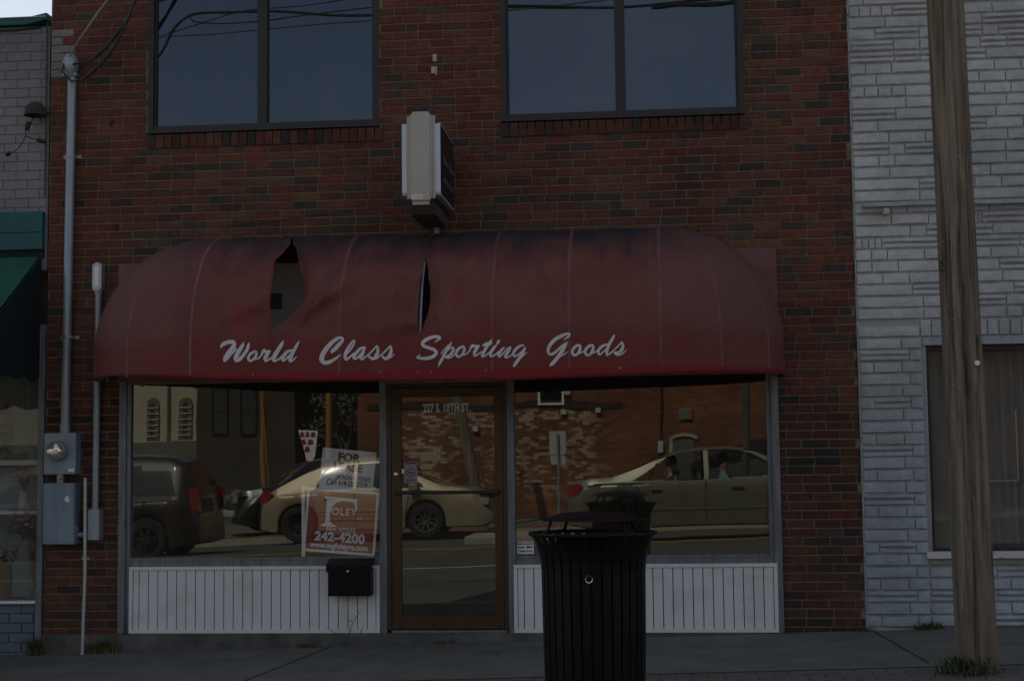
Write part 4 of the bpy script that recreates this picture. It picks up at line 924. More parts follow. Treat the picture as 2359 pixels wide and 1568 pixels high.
# flowers in the neighbour's window
def flowers(name,label,x,y,z,h,rad,n,petals,leafm,potprof,potm,seed,up=1.0,group=None):
    r=random.Random(seed); t=thing(name,label,'flowers' if petals else 'plant',(x,y,z)); 
    tag(t,group=group)
    MB().lathe(potprof,(x,y,z),18).build('vase',potm,t,smooth=True)
    top=potprof[-1][1]; s=MB()
    for i in range(n):
        a=r.uniform(0,6.28); q=rad*math.sqrt(r.random()); hh=h*r.uniform(.5,1); tip=Vector((x+q*math.cos(a),y+q*.7*math.sin(a),z+top+hh*(1-.5*(q/rad)**2)*up))
        s.tube([(x,y,z+top-.02),((x*1.4+tip.x*.6)/2,(y*1.4+tip.y*.6)/2,z+top+hh*.6),tip],[.003,.0025,.001],4)
        for k in range(3):
            c=Vector((x,y,z+top)).lerp(tip,r.uniform(.4,1)); d=Vector((r.uniform(-1,1),r.uniform(-1,1),r.uniform(-.4,1))).normalized()*r.uniform(.04,.08); e=d.cross(Vector((0,0,1)))*.22
            s.quad(c,c+d*.5+e,c+d,c+d*.5-e)
    s.build('foliage',leafm,t)
    for m in petals:
        s=MB()
        for i in range(n//3):
            a=r.uniform(0,6.28); q=rad*math.sqrt(r.random()); c=(x+q*math.cos(a),y+q*.7*math.sin(a),z+top+h*r.uniform(.45,1))
            s.lathe([(.0,-.012),(.018,-.006),(.024,.004),(.012,.014),(0,.010)],c,7)
        s.build('blossom',m,t)
    return t
flowers('flower_vase','bunch of orange and red flowers in a glass vase on the neighbour\'s window shelf',-5.22,.35,1.046,.22,.15,34,['flower_red','flower_orange'],'leaf',[(.0,0),(.05,0),(.06,.05),(.04,.12),(.05,.16)],'silver',1)
fs=flowers('fern_stand','green fern in a rusty cone planter on curled iron legs in the neighbour\'s window','0' and -5.08,.30,.62,.34,.27,300,['flower_pink'],'leaf',[(.0,-.22),(.02,-.2),(.075,.10),(.085,.14)],'terracotta',2)
s=MB()
for k in range(3):
    a=2*math.pi*k/3+.4; c,d_=math.cos(a),math.sin(a)
    s.tube([(-5.08+c*.08,.30+d_*.08,.70),(-5.08+c*.09,.30+d_*.09,.55),(-5.08+c*.04,.30+d_*.04,.44),(-5.08+c*.10,.30+d_*.10,.34),(-5.08+c*.12,.30+d_*.12,.305)],.006,6)
s.build('iron_leg','rust',fs,smooth=True)
flowers('small_posy','low posy of pink and orange flowers at the left edge of the neighbour\'s window',-5.36,.28,.62,.14,.12,30,['flower_orange','flower_pink'],'leaf',[(0,-.3),(.06,-.3),(.07,-.1),(.06,.0)],'terracotta',5)
flowers('red_bouquet','red flowers hanging high in front of the lace curtain','0' and -5.40,.35,1.465,.36,.10,40,['flower_red'],'leaf',[(0,0),(.05,0),(.06,.06),(.05,.1)],'terracotta',6)
# rusty lamp on the pale wall
lp=thing('rusty_wall_lamp','rusty half dome wall lamp with dangling sockets on the pale brick wall','wall lamp',(-4.975,-.0,4.26))
s=MB(); s.lathe([(.0,.105),(.03,.102),(.06,.082),(.080,.045),(.086,.0),(.090,-.008),(.083,-.010),(.078,.0),(.072,.040),(.05,.075),(0,.09)],(-4.985,-.10,4.262),28); s.build('lamp_shade','rust',lp,smooth=True)
s=MB(); s.tube([(-4.93,-.08,4.28),(-4.90,-.02,4.29),(-4.905,.0,4.30)],.012,8); s.build('arm','rust',lp)
s=MB(); s.tube([(-5.00,-.10,4.24),(-5.02,-.12,4.17),(-5.06,-.12,4.12),(-5.05,-.11,4.08),(-4.99,-.11,4.06),(-4.93,-.08,4.045)],.005,6); s.tube([(-5.055,-.12,4.09),(-5.08,-.12,4.03),(-5.13,-.12,3.97),(-5.19,-.12,3.945)],.0045,6); s.build('wire','cable',lp,smooth=True)
s=MB()
for p,q,r_ in (((-5.03,-.12,4.20),(-5.05,-.12,4.13),.022),((-4.97,-.10,4.055),(-4.90,-.07,4.035),.018),((-5.185,-.12,3.95),(-5.22,-.12,3.93),.020)):
    s.tube([p,Vector(p).lerp(Vector(q),.4),q],[r_*.8,r_,r_*.7],10)
s.build('lamp_socket','blackmat',lp,smooth=True)
s=MB(); s.tube([(-5.40,-.01,5.0),(-5.2,-.012,5.0),(-5.0,-.012,5.015),(-4.93,-.02,5.05),(-4.925,-.03,4.7),(-4.93,-.02,3.6)],.006,6)
o=s.build('wall_cable','cable',None,smooth=True); tag(o,'thin dark cable down the joint between the pale and the brick building','cable'); rebase(o,(-4.93,0,3.6))

# ---------------------------------------------------------------- right neighbour: painted stone
rb=thing('painted_stone_building','light grey painted stone fronted building behind the utility pole','building',(5.4,0,.1))
w=MB(); w.box(1.556,2.045,.0,.3,-.2,2.32); w.box(1.556,9.5,.0,.3,2.32,8.0); w.box(6.4,9.5,.0,.3,-.2,2.32); w.box(2.045,6.4,.03,.3,-.2,.60)
w.box(1.556,1.80,.31,11,-.2,8); w.box(9.25,9.5,.31,11,-.2,8); w.box(1.81,9.24,10.8,11,-.2,8); w.box(1.81,9.24,.31,10.79,7.6,7.8)
w.build('wall','stonegap',rb)
rnd=random.Random(5)
st=MB()
def stone(x0,x1,z0,z1,yb):
    k=rnd.uniform(.90,1.06); blue=max(0,min(1,(2.9-z0)/2.2))
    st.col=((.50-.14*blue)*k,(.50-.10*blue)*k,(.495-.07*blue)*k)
    d=rnd.uniform(.016,.026); e=.0045; i=.010
    j=[(rnd.uniform(-.0025,.0025),rnd.uniform(-.003,.003)) for _ in range(8)]
    nx=max(2,int((x1-x0)/.05)); b0=len(st.v); rows=((z0+e,0,0),(z0+e+i*.5,.75,0),(z0+e+i,1,1),((z0+z1)/2,1.08,1),(z1-e-i,1,1),(z1-e-i*.5,.75,0),(z1-e,0,0))
    for zz,dd,_ in rows:
        for q in range(nx+1):
            t=q/nx; xx=x0+e+(x1-x0-2*e)*t; ed=0.55 if q in (0,nx) else 1
            nz=noise.noise(Vector((xx*9,zz*14,3.1)))*.006
            st.v.append((xx,yb-(d*dd*ed+ (nz if dd>0 and ed==1 else 0)),zz+noise.noise(Vector((xx*5,z0*9,9.)))*.003))
    for r_ in range(6):
        for q in range(nx): a_=r_*(nx+1)+q; st._f([(a_,a_+1,a_+nx+2,a_+nx+1)],b0)
    # end faces
    st._f([tuple(r_*(nx+1) for r_ in range(7)),tuple(r_*(nx+1)+nx for r_ in range(6,-1,-1))],b0)
z=.02; row=0; RH=.0915
while z<7.9:
    xa=1.566; spans=[(1.566,5.2)]
    if z<2.30: spans=[(1.566,2.038)]
    if 2.30<z<2.40:   # row of upright stones over the window
        stone(1.566,2.03,z,z+RH,0)
        x=2.035
        while x<5.2: stone(x,x+.082,z,z+.135,0); x+=.084
        z+=.137; row+=1; continue
    for a_,b_ in spans:
        x=a_-.02*(row%2); quoin=(z<2.30)
        if quoin:
            q=2.038-(.09 if row%2 else .15); cuts=[(a_,q),(q,2.038)]
            if row%3==1 : cuts=[(a_,a_+.11),(a_+.11,q),(q,2.038)]
            for i_,(s,e) in enumerate(cuts):
                if row%4==3 and i_==len(cuts)-2: stone(s,e,z,z+RH/2,0); stone(s,e,z+RH/2,z+RH,0)
                else: stone(s,e,z,z+RH,0)
        else:
            x=a_
            while x<b_:
                ln=rnd.choice((.12,.20,.28,.34,.42,.5)) ; e=min(x+ln,b_)
                if rnd.random()<.22 and ln>.15: stone(x,e,z,z+RH/2,0); stone(x,e,z+RH/2,z+RH,0)
                elif rnd.random()<.03:
                    for q in range(4): stone(x+(e-x)*q/4,x+(e-x)*(q+1)/4,z,z+RH,0)
                else: stone(x,e,z,z+RH,0)
                x=e
    if z<.56:
        x=2.046
        while x<5.2:
            e=x+rnd.choice((.3,.42,.5,.6))
            if z+RH<.61:
                if rnd.random()<.3: stone(x,e,z,z+RH/2,.03); stone(x,e,z+RH/2,z+RH,.03)
                else: stone(x,e,z,z+RH,.03)
            x=e
    z+=RH; row+=1
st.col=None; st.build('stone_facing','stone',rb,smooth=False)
s=MB(); z=.05
while z<5.5: s.box(1.5555,1.5655,-.022-rnd.random()*.01,-.001,z,z+rnd.uniform(.05,.3)); z+=.3
s.build('rough_joint','stonegap',rb)
s=MB()
for i in range(12):
    a_=1.62+i*.3; s.box(a_,a_+.2995,-.075-.002*(i%2),-.028,3.318+.003*math.sin(i*1.3),3.350+.003*math.sin(i*1.3))
s.build('ledge_flashing','galv',rb)
s=MB(); s.box(1.775,1.82,-.10,-.028,3.255,3.300,.004); s.build('small_bracket','beige',rb)
s=MB(); s.box(2.047,6.399,.002,.12,2.245,2.318,.004); s.box(2.047,2.075,.02,.12,.68,2.2445,.003); s.build('window_frame','galv',rb)
s=MB(); s.box(2.0755,2.10,.04,.12,.68,2.244); s.box(2.1005,6.398,.05,.12,2.205,2.244); s.box(2.1005,6.398,.05,.12,.68,.70); s.build('inner_frame','bronze',rb)
s=MB(); s.box(2.02,6.40,-.055,.12,.628,.678,.004); s.build('window_sill',mat('peeling_white_sill',(0.62,0.58,0.57),.7,col2=(0.20,.24,.27),vscale=5,thresh=(.60,.64)),rb)
s=MB(); s.box(2.046,6.4,-.0,.03,.585,.6275); s.build('sub_sill','stonegap',rb)
MB().box(2.1007,6.397,.075,.081,.7005,2.2045).build('window_pane','glass_right',rb)
s=MB(); s.box(1.82,9.2,.32,3,.55,.60); s.box(1.82,9.2,3,3.1,.61,2.8); s.box(1.82,9.2,.32,3,2.7,2.78); s.build('interior','room',rb)
s=MB(); n=90
for k in range(n):
    x0=2.52+k*.012; x1=x0+.012
    s.quad((x0,.35+.02*math.sin(k*1.1),.72),(x1,.35+.02*math.sin((k+1)*1.1),.72),(x1,.35+.02*math.sin((k+1)*1.1),2.2),(x0,.35+.02*math.sin(k*1.1),2.2))
s.build('curtain','curtain',rb,smooth=True)
s=MB(); s.box(2.10,2.52,.50,.51,.62,2.6); s.build('sheer_blind',mat('sheer_blind',(0.14,.15,.155),.9,var=.3,vscale=2,stretch=(3,1,.3)),rb)
s=MB()
s.box(2.42,2.432,.30,.31,1.21,1.95); s.box(2.42,2.80,.30,.31,1.198,1.2095); s.box(2.788,2.80,.30,.31,1.21,1.75); s.build('cream_outline','cream',rb)  # thin cream outline of three bars standing behind the pane

# ---------------------------------------------------------------- utility pole
up=thing('utility_pole','weathered brown wooden utility pole in front of the grey stone building','utility pole',(1.926,-2.2,.05))
s=MB(); P=[];RR=[]
N_=130; nk=72
for i in range(N_+1):
    z=-.1+9.0*i/N_; P.append((1.926-.0112*z,-2.2,z)); RR.append(.1235-.0024*z)
b0=len(s.v)
for (x,y,z),r in zip(P,RR):
    for k in range(nk):
        a_=2*math.pi*k/nk; q=r*(1+.012*noise.noise(Vector((math.cos(a_)*3,math.sin(a_)*3,z*.5)))+.014*noise.noise(Vector((math.cos(a_)*9,math.sin(a_)*9,z*.9))))
        # long drying cracks
        for ca,wd,z0,z1 in ((-1.05,.04,2.0,4.6),(-2.0,.04,.2,2.2),(-1.55,.04,.6,2.4),(-1.45,.05,2.6,9),(-1.7,.04,-.1,2.9),(-1.2,.04,-.1,1.8),(-2.2,.05,.5,4),(-0.9,.05,1.5,6)):
            d=abs((a_-2*math.pi if a_>math.pi else a_)-ca-.06*math.sin(z*1.1))
            if d<.07 and z0<z<z1: q-=.011*(1-d/.07)
        s.v.append((x+math.cos(a_)*q,y+math.sin(a_)*q,z))
for i in range(N_):
    for k in range(nk): s._f([(i*nk+k,i*nk+(k+1)%nk,(i+1)*nk+(k+1)%nk,(i+1)*nk+k)],b0)
s.build('pole','wood',up,smooth=True)
MB().lathe([(0,-.006),(.014,-.006),(.0165,-.003),(.0165,.012)],(1.968,-2.315,1.955),20,'y').build('round_tag','signwhite',up,smooth=True)
s=MB(); s.tube([(1.80,-2.24,2.60),(1.775,-2.26,2.585),(1.772,-2.26,2.55),(1.79,-2.26,2.53)],.005,6); s.build('hook','cable',up)
r=random.Random(21)
for i in range(16):
    z=r.uniform(.5,4.1); a_=R(r.uniform(-150,-35)); rr=.1235-.0024*z+.001; cx_=1.926-.0112*z
    px_,py_=cx_+math.cos(a_)*rr,-2.2+math.sin(a_)*rr; q=r.uniform(.004,.007)
    MB().box(px_-q,px_+q,py_-.004,py_+.004,z-.0015,z+.0015).build('staple','silver' if i%2 else 'rust',up)
s=MB(); s.box(.9,2.8,-2.36,-2.26,8.2,8.32); s.build('crossarm','wood',up)
# cables over the street: seen mirrored in the upper windows
def loopline(name,label,pts,r,m='cable'):
    o=MB(); P=[Vector(p) for p in pts]; Q=[]
    for i in range(len(P)-1):
        a_=P[max(0,i-1)]; b_=P[i]; c_=P[i+1]; d_=P[min(len(P)-1,i+2)]
        for k in range(6): t=k/6; Q.append(.5*((2*b_)+(-a_+c_)*t+(2*a_-5*b_+4*c_-d_)*t*t+(-a_+3*b_-3*c_+d_)*t**3))
    Q.append(P[-1]); o.tube(Q,r,7); q=o.build(name,m,smooth=True); tag(q,label,'cable',None); rebase(q,pts[0]); return q
loopline('street_cable','thick black cable bundle over the street, mirrored across the top of the left window',[(-5.311, -3.0, 5.342), (-5.028, -3.0, 5.65), (-4.879, -3.0, 5.918), (-4.673, -3.0, 6.055), (-4.308, -3.0, 6.058), (-3.762, -3.0, 6.045), (-3.22, -3.0, 5.986), (-2.727, -3.0, 5.974), (-2.103, -3.0, 6.011), (-1.264, -3.0, 6.003), (-0.305, -3.0, 5.945), (0.473, -3.0, 5.983), (1.329, -3.0, 6.017)],0.014,'cable')
loopline('street_cable','black cable loop hanging below the bundle in the left window',[(-4.751, -3.1, 6.098), (-4.705, -3.1, 6.014), (-4.428, -3.1, 5.975), (-3.97, -3.1, 5.983), (-3.514, -3.1, 6.029), (-2.79, -3.1, 6.089)],0.007,'cable')
loopline('street_cable','pale sunlit cable running straight below the loop in the left window',[(-5.856, -3.2, 5.84), (-5.093, -3.2, 5.893), (-4.55, -3.2, 5.899), (-3.997, -3.2, 5.923), (-3.355, -3.2, 5.961), (-2.764, -3.2, 5.982), (-1.728, -3.2, 6.012), (-0.837, -3.2, 6.061), (0.045, -3.2, 6.136)],0.009,'cablelite')
loopline('street_cable','thin dark cable crossing the left window diagonally to its top right',[(-5.459, -3.4, 5.895), (-5.152, -3.4, 5.963), (-4.659, -3.4, 6.097), (-4.238, -3.4, 6.197), (-3.585, -3.4, 6.226), (-2.846, -3.4, 6.315)],0.006,'cable')
loopline('street_cable','thin straight dark cable along the top of the right window',[(-1.739, -3.3, 6.098), (-1.424, -3.3, 6.085), (-0.844, -3.3, 6.052), (-0.311, -3.3, 6.048), (0.175, -3.3, 6.05), (0.919, -3.3, 6.05)],0.007,'cable')
loopline('street_cable','thick dark cable bundle in the top right corner of the right window',[(0.041, -2.9, 5.899), (0.17, -2.9, 5.903), (0.298, -2.9, 5.915), (0.639, -2.9, 5.9), (0.852, -2.9, 5.918), (1.319, -2.9, 5.959)],0.022,'cable')
# ---------------------------------------------------------------- trash can
GX,GY=-.36,-3.3; gz=zw(GX,GY)
tc_=thing('trash_can','black steel slatted street trash can with a raised domed lid','trash can',(GX,GY,gz))
PR=[(.272,.06),(.278,.2),(.283,.4),(.286,.6),(.288,.76),(.293,.82),(.304,.875),(.322,.925),(.345,.962)]
s=MB(); ns=32
for k in range(ns):
    a_=2*math.pi*(k+.5)/ns; c,d_=math.cos(a_),math.sin(a_); h=.0225
    b0=len(s.v)
    for r,z in PR:
        for dr in (0,-.006):
            for t in (-h,h): s.v.append((GX+c*(r+dr)-d_*t,GY+d_*(r+dr)+c*t,gz+z))
    for i in range(len(PR)-1):
        o=i*4; s._f([(o,o+1,o+5,o+4),(o+2,o+6,o+7,o+3),(o,o+4,o+6,o+2),(o+1,o+3,o+7,o+5)],b0)
    o=(len(PR)-1)*4; s._f([(0,2,3,1),(o,o+1,o+3,o+2)],b0)
s.build('slat_body','black',tc_)
s=MB()
def torus(r,z,t,n=56,m=8):
    s.lathe([(r+t*math.cos(2*math.pi*i/m),z+t*math.sin(2*math.pi*i/m)) for i in range(m+1)],(GX,GY,gz),n)
torus(.349,.966,.011); s.build('top_ring','black',tc_,smooth=True)
s=MB()
for z in (.80,.13): s.lathe([(.2795 if z>.5 else .2665,z-.02),(.2812 if z>.5 else .268,z-.02),(.2812 if z>.5 else .268,z+.02),(.2795 if z>.5 else .2665,z+.02)],(GX,GY,gz),48)
s.build('band','black',tc_,smooth=True)
s=MB(); s.lathe([(0,.07),(.250,.07),(.262,.82),(.268,.835),(.258,.835),(.246,.1),(0,.09)],(GX,GY,gz),40); s.build('liner','blackmat',tc_,smooth=True)
s=MB(); s.lathe([(.0,.0),(.30,.0),(.30,.05),(.28,.06),(0,.06)],(GX,GY,gz),40); s.build('base','black',tc_,smooth=True)
s=MB(); s.lathe([(0,1.088),(.06,1.087),(.12,1.083),(.18,1.075),(.225,1.064),(.252,1.053),(.268,1.047),(.290,1.043),(.290,1.039),(.26,1.040),(.22,1.052),(0,1.075)],(GX,GY,gz),56); s.build('lid','black',tc_,smooth=True)
s=MB()
for a_ in (R(215),R(310),R(125),R(40)):
    c,d_=math.cos(a_),math.sin(a_); s.tube([(GX+c*.345,GY+d_*.345,gz+.962),(GX+c*.295,GY+d_*.295,gz+.985),(GX+c*.265,GY+d_*.265,gz+1.048)],.009,8)
s.build('lid_strut','black',tc_,smooth=True)
s=MB(); s.lathe([(.017,-.004),(.0205,-.005),(.0205,-.001),(.017,-.001)],(GX-.012,GY-.290,gz+.735),24,'y'); s.build('lock_ring','chrome',tc_,smooth=True)

# ---------------------------------------------------------------- weeds
def tuft(name,label,x,y,n,h,spread,m,seed,cat='weeds',wide=.004,drop=.35):
    r=random.Random(seed); s=MB()
    for i in range(n):
        bx=x+r.gauss(0,spread*.45); by=y-abs(r.gauss(0,.02)) if y>-.1 else y+r.gauss(0,spread*.4); bz=zw(bx,by)-.005; a_=r.uniform(0,6.28); hh=h*r.uniform(.35,1); ln=hh*r.uniform(.15,.8)*(1 if spread<.5 else .6)
        dx,dy=math.cos(a_)*ln,-abs(math.sin(a_))*ln if y>-.1 else math.sin(a_)*ln; w_=wide*r.uniform(.6,1.4); nx,ny=-math.sin(a_)*w_,math.cos(a_)*w_
        p=[]
        for t in (0,.4,.75,1): p.append((bx+dx*t*t,by+dy*t*t,bz+hh*(t-drop*t*t*(ln/hh))))
        ws=(1,.9,.6,.05)
        for j in range(3):
            (ax,ay,az),(cx_,cy_,cz_)=p[j],p[j+1]
            s.quad((ax-nx*ws[j],ay-ny*ws[j],az),(ax+nx*ws[j],ay+ny*ws[j],az),(cx_+nx*ws[j+1],cy_+ny*ws[j+1],cz_),(cx_-nx*ws[j+1],cy_-ny*ws[j+1],cz_))
    o=s.build(name,m,fixn=False); tag(o,label,cat,'weeds along the foot of the walls'); rebase(o,(x,y,zw(x,y))); return o
tuft('grass_tuft','green and straw grass tuft under the thin conduit on the left pier',-4.38,-.04,150,.16,.14,'dryleaf',1)
tuft('grass_tuft','dark straggly grass in the corner below the blue painted wall',-4.93,-.04,110,.20,.07,'leaf',2)
tuft('grass_tuft','low grass clump at the foot of the stone pier',2.02,-.04,160,.09,.12,'leaf',3)
tuft('grass_tuft','thin grass between the brick pier and the stone pier',1.52,-.04,80,.06,.12,'dryleaf',4)
tuft('grass_tuft','bright green grass growing round the foot of the utility pole',1.86,-2.28,420,.15,.17,'leaf',5,wide=.005)
tuft('grass_tuft','small dry grass tuft under the middle of the left siding',-2.75,-.05,60,.06,.10,'dryleaf',6)
tuft('grass_tuft','small dry grass tuft in front of the door step',-1.65,-.05,50,.05,.09,'dryleaf',8)
def stalk(name,label,x,h,lean,seed):
    r=random.Random(seed); t=thing(name,label,'weed',(x,-.08,zw(x,0))); tag(t,group='tall weeds under the mailbox'); z0=zw(x,0)
    pts=[(x+lean*q*q,-.08-.03*q,z0+h*q) for q in (0,.25,.5,.75,1)]
    MB().tube(pts,[.003,.003,.0025,.002,.001],5).build('stem','leaf',t)
    s=MB()
    for k in range(10):
        q=.12+.85*k/10; c=Vector((x+lean*q*q,-.08-.03*q,z0+h*q)); a_=k*2.4+r.random(); d=Vector((math.cos(a_),math.sin(a_)*.5,.35))*h*.22*(1.1-q*.5); e=Vector((0,0,1)).cross(d)*.16
        s.quad(c,c+d*.4+e,c+d*.75+e*.5,c+d,c+d*.75-e*.5,c+d*.4-e)
    s.build('leaves','leaf',t)
stalk('weed_stalk','taller leafy weed bending right below the mailbox',-2.42,.30,.13,1)
stalk('weed_stalk','leafy weed leaning left in front of the white siding',-2.44,.16,-.16,2)
stalk('weed_stalk','short leafy weed upright beside the siding corner',-2.33,.17,.05,3)
# hairline crack and old gum spots on the walk
r=random.Random(9); s=MB(); x,y=-1.9,-.06
for i in range(26):
    nx,ny=x+r.uniform(.01,.06),y-r.uniform(.02,.09); w_=r.uniform(.0012,.003)
    s.quad((x-w_,y,zw(x,y)+.003),(x+w_,y,zw(x,y)+.003),(nx+w_,ny,zw(nx,ny)+.003),(nx-w_,ny,zw(nx,ny)+.003)); x,y=nx,ny
tag(s.build('sidewalk_crack','blackmat'),kind='structure')
s=MB()
for i in range(40):
    x,y=r.uniform(-4.8,3.0),r.uniform(-1.8,-.15); q=r.uniform(.008,.02)
    s.quad(*[(x+q*math.cos(k*.785)*r.uniform(.8,1.1),y+q*math.sin(k*.785),zw(x,y)+.0032) for k in range(8)])
tag(s.build('gum_spot','plinth'),'small dark gum spots trodden into the sidewalk',None,None,'stuff')
# fallen leaf litter and pebbles on the walk
s=MB(); r=random.Random(4)
for i in range(130):
    x=r.uniform(-5,3.2); y=-abs(r.gauss(0,.35))-.03; z=zw(x,y)+.0015; q=r.uniform(.003,.010); a_=r.random()*6
    s.quad(*[(x+q*math.cos(a_+k*1.57)*(1 if k%2 else .5),y+q*math.sin(a_+k*1.57),z+.002*(k%2)) for k in range(4)])
tag(s.build('leaf_litter','dryleaf'),'scattered bits of dry leaf litter on the sidewalk',None,None,'stuff'); 
# ---------------------------------------------------------------- across the street
def pane_win(par,x0,x1,z0,z1,y,fm='cream',gm='darkglass',t=.06):
    s=MB(); s.box(x0,x0+t,y,y+.06,z0,z1); s.box(x1-t,x1,y,y+.06,z0,z1); s.box(x0+t,x1-t,y,y+.06,z0,z0+t); s.box(x0+t,x1-t,y,y+.06,z1-t,z1); s.box(x0+t,x1-t,y+.01,y+.05,(z0+z1)/2-.02,(z0+z1)/2+.02)
    f=s.build('window_frame',fm,par); MB().box(x0+t,x1-t,y+.002,y+.008,z0+t,z1-t).build('window_pane',gm,f); return f
fb=thing('old_brick_warehouse','old orange brick building with worn whitewash, mirrored in the shop glass','building',(0,-26,0))
w=MB(); w.box(-7.9,14,-40,-26,-.6,7.9); w.build('wall','farbrick',fb)
s=MB(); s.box(-7.9,14.1,-26.0,-25.9,7.7,8.0); s.build('coping','mortar',fb)
pane_win(fb,-3.05,-2.37,2.93,4.1,-25.995,'white'); pane_win(fb,3.2,3.9,2.3,3.4,-25.995,'white')
s=MB(); s.box(.59,.94,-25.999,-25.93,2.50,2.82)
for k in range(6): s.box(.61,.92,-25.929,-25.915,2.53+k*.048,2.555+k*.048)
s.build('vent',mat('vent_metal',(0.22,.2,.17),.7),fb)
s=MB(); s.box(.04,.19,-25.999,-25.85,1.65,1.95,.01); s.build('meter_box','silver',fb)
s=MB(); s.tube([(.12,-25.93,1.95),(.14,-25.93,3.2),(.17,-25.93,5.2)],.03,8); s.build('conduit','rust',fb)
s=MB(); s.box(.44,.98,-25.999,-25.97,-.2,1.95); s.build('door','room',fb)
s=MB(); s.prism([(.36,1.95),(.36,2.03),(.5,2.11),(.7,2.14),(.9,2.12),(1.06,2.05),(1.06,1.95),(.9,2.03),(.7,2.06),(.5,2.03)],-25.999,-25.95); s.box(.36,.439,-25.999,-25.96,-.2,1.95); s.build('door_arch','cream',fb)
s=MB()
for i in range(16):
    x=-7.6+i*.42; s.box(x,x+.42,-25.999,-25.97+.006*(i%3),2.86+.05*math.sin(i*.8),3.02+.06*math.sin(i*.7))
s.build('tar_line',mat('tar_stain',(0.035,0.026,0.022),.9),fb)
s=MB()
for x,z in ((-2.46,2.68),(-2.35,3.2),(-1.55,2.72),(-4.8,2.3)): s.box(x,x+.14,-25.999,-25.9,z,z+.13)
s.build('wall_block','silver',fb)
sh=thing('lean_to_shed','dark low shed with a sloping roof against the old brick wall','shed',(2.4,-25.2,0))
s=MB(); s.prism([(1.0,-.3),(1.0,1.35),(3.1,1.75),(4.6,1.3),(4.6,-.3)],-25.88,-24.6); s.build('wall','room',sh)
s=MB(); s.prism([(.85,1.30),(.85,1.38),(2.55,1.95),(3.15,1.82),(4.8,1.36),(4.8,1.28),(3.1,1.755)],-25.89,-24.5); s.build('roof','tyre',sh)
fb.location.y-=1.6; sh.location.y-=1.6
# cream building, dark building
cb=thing('cream_building','cream rendered building with arched windows at the left edge of the reflection','building',(-20,-43,-.6))
s=MB(); s.box(-27,-16.25,-52,-43,-1,8.0); s.build('wall','cream',cb)
for x in (-18.75,-17.55):
    pts=[(x-.26,2.5),(x+.26,2.5),(x+.26,3.85)]+[(x+.26*math.cos(R(a_)),3.85+.22*math.sin(R(a_))) for a_ in range(15,180,15)]+[(x-.26,3.85)]
    f=MB().prism(pts,-42.999,-42.95).build('shutter_opening',mat('brown_shutter',(0.16,.12,.09),.8),cb)
    s=MB(); s.box(x-.12,x+.05,-42.949,-42.93,2.55,3.9); s.build('window_pane','darkglass',f)
    s=MB()
    for k in range(6): s.box(x-.24,x+.24,-42.929,-42.915,2.6+k*.22,2.64+k*.22)
    s.build('glazing_bar','whiteline',f)
s=MB(); s.box(-27,-16.0,-43,-41.9,1.15,2.38); s.build('shop_canopy','greyband',cb)
s=MB(); s.box(-26.9,-16.3,-42.999,-42.9,-.6,1.149); s.build('shop_front','room',cb)
s=MB(); s.tube([(-18.15,-42.9,2.4),(-18.15,-42.9,7.9)],.035,8); s.build('downpipe','greyband',cb)
s=MB(); s.box(-17.3,-16.9,-42.0,-41.9,-.9,1.149); s.box(-19.2,-19.0,-42.0,-41.9,-.9,1.149); s.build('canopy_post','cream',cb)
kb=thing('dark_building','dark brown building between the cream building and the trees','building',(-14.6,-40,-.6))
s=MB(); s.box(-16.2,-12.6,-50,-40,-1,8.0); s.build('wall',mat('dark_brown_wall',(0.055,0.045,0.035),.9,var=.2,vscale=.7),kb)
for x in (-15.6,-14.6): pane_win(kb,x,x+.6,2.6,4.2,-39.995,'bronze')
rk=thing('stone_house','dark grey rough stone house behind the bare tree','building',(-10.5,-46,-.6))
s=MB(); s.box(-12.5,-7.95,-54,-46,-1,8.2); s.build('wall',mat('dark_rubble',(0.09,0.085,0.075),.95,var=.6,vscale=1.8,bump=.8,bscale=4),rk)
def pole(name,label,x,y,z1,r,m,lean=0,group='poles across the street'):
    s=MB(); s.tube([(x+lean*t,y,zfar(x,y)-.05+(z1)*t) for t in (0,.25,.5,.75,1)],[r,r*.97,r*.94,r*.9,r*.86],12); o=s.build(name,m,smooth=True); tag(o,label,'utility pole',group); rebase(o,(x,y,zfar(x,y))); return o
pole('utility_pole','sunlit orange wooden pole left of the tapered sign',-10.6,-28.3,8.5,.085,'polelit',-.12)
pole('utility_pole','sunlit orange wooden pole above the lease sign',-8.85,-28.3,8.5,.095,'polelit',-.02)
pole('utility_pole','leaning pole mirrored in the door glass, pale at the foot',-3.95,-22.5,8.0,.13,'polelit' and 'wood',-1.5)
pole('utility_pole','dark straight pole behind the grey sedan',2.05,-24.0,8.0,.09,'bark',.25)
pole('utility_pole','leaning grey pole mirrored in the stone building\'s window',6.6,-17.2+(-5.2),8.0,.2,'wood',-1.1)
for x in (-10.42,):
    cable('guy_wire','yellow sleeved guy wire beside the left orange pole',[Vector((x-.35,-28.2,4.3)),Vector((x-.1,-28.2,2.0)),Vector((x+.02,-28.2,-.2))],.03,'polelit')
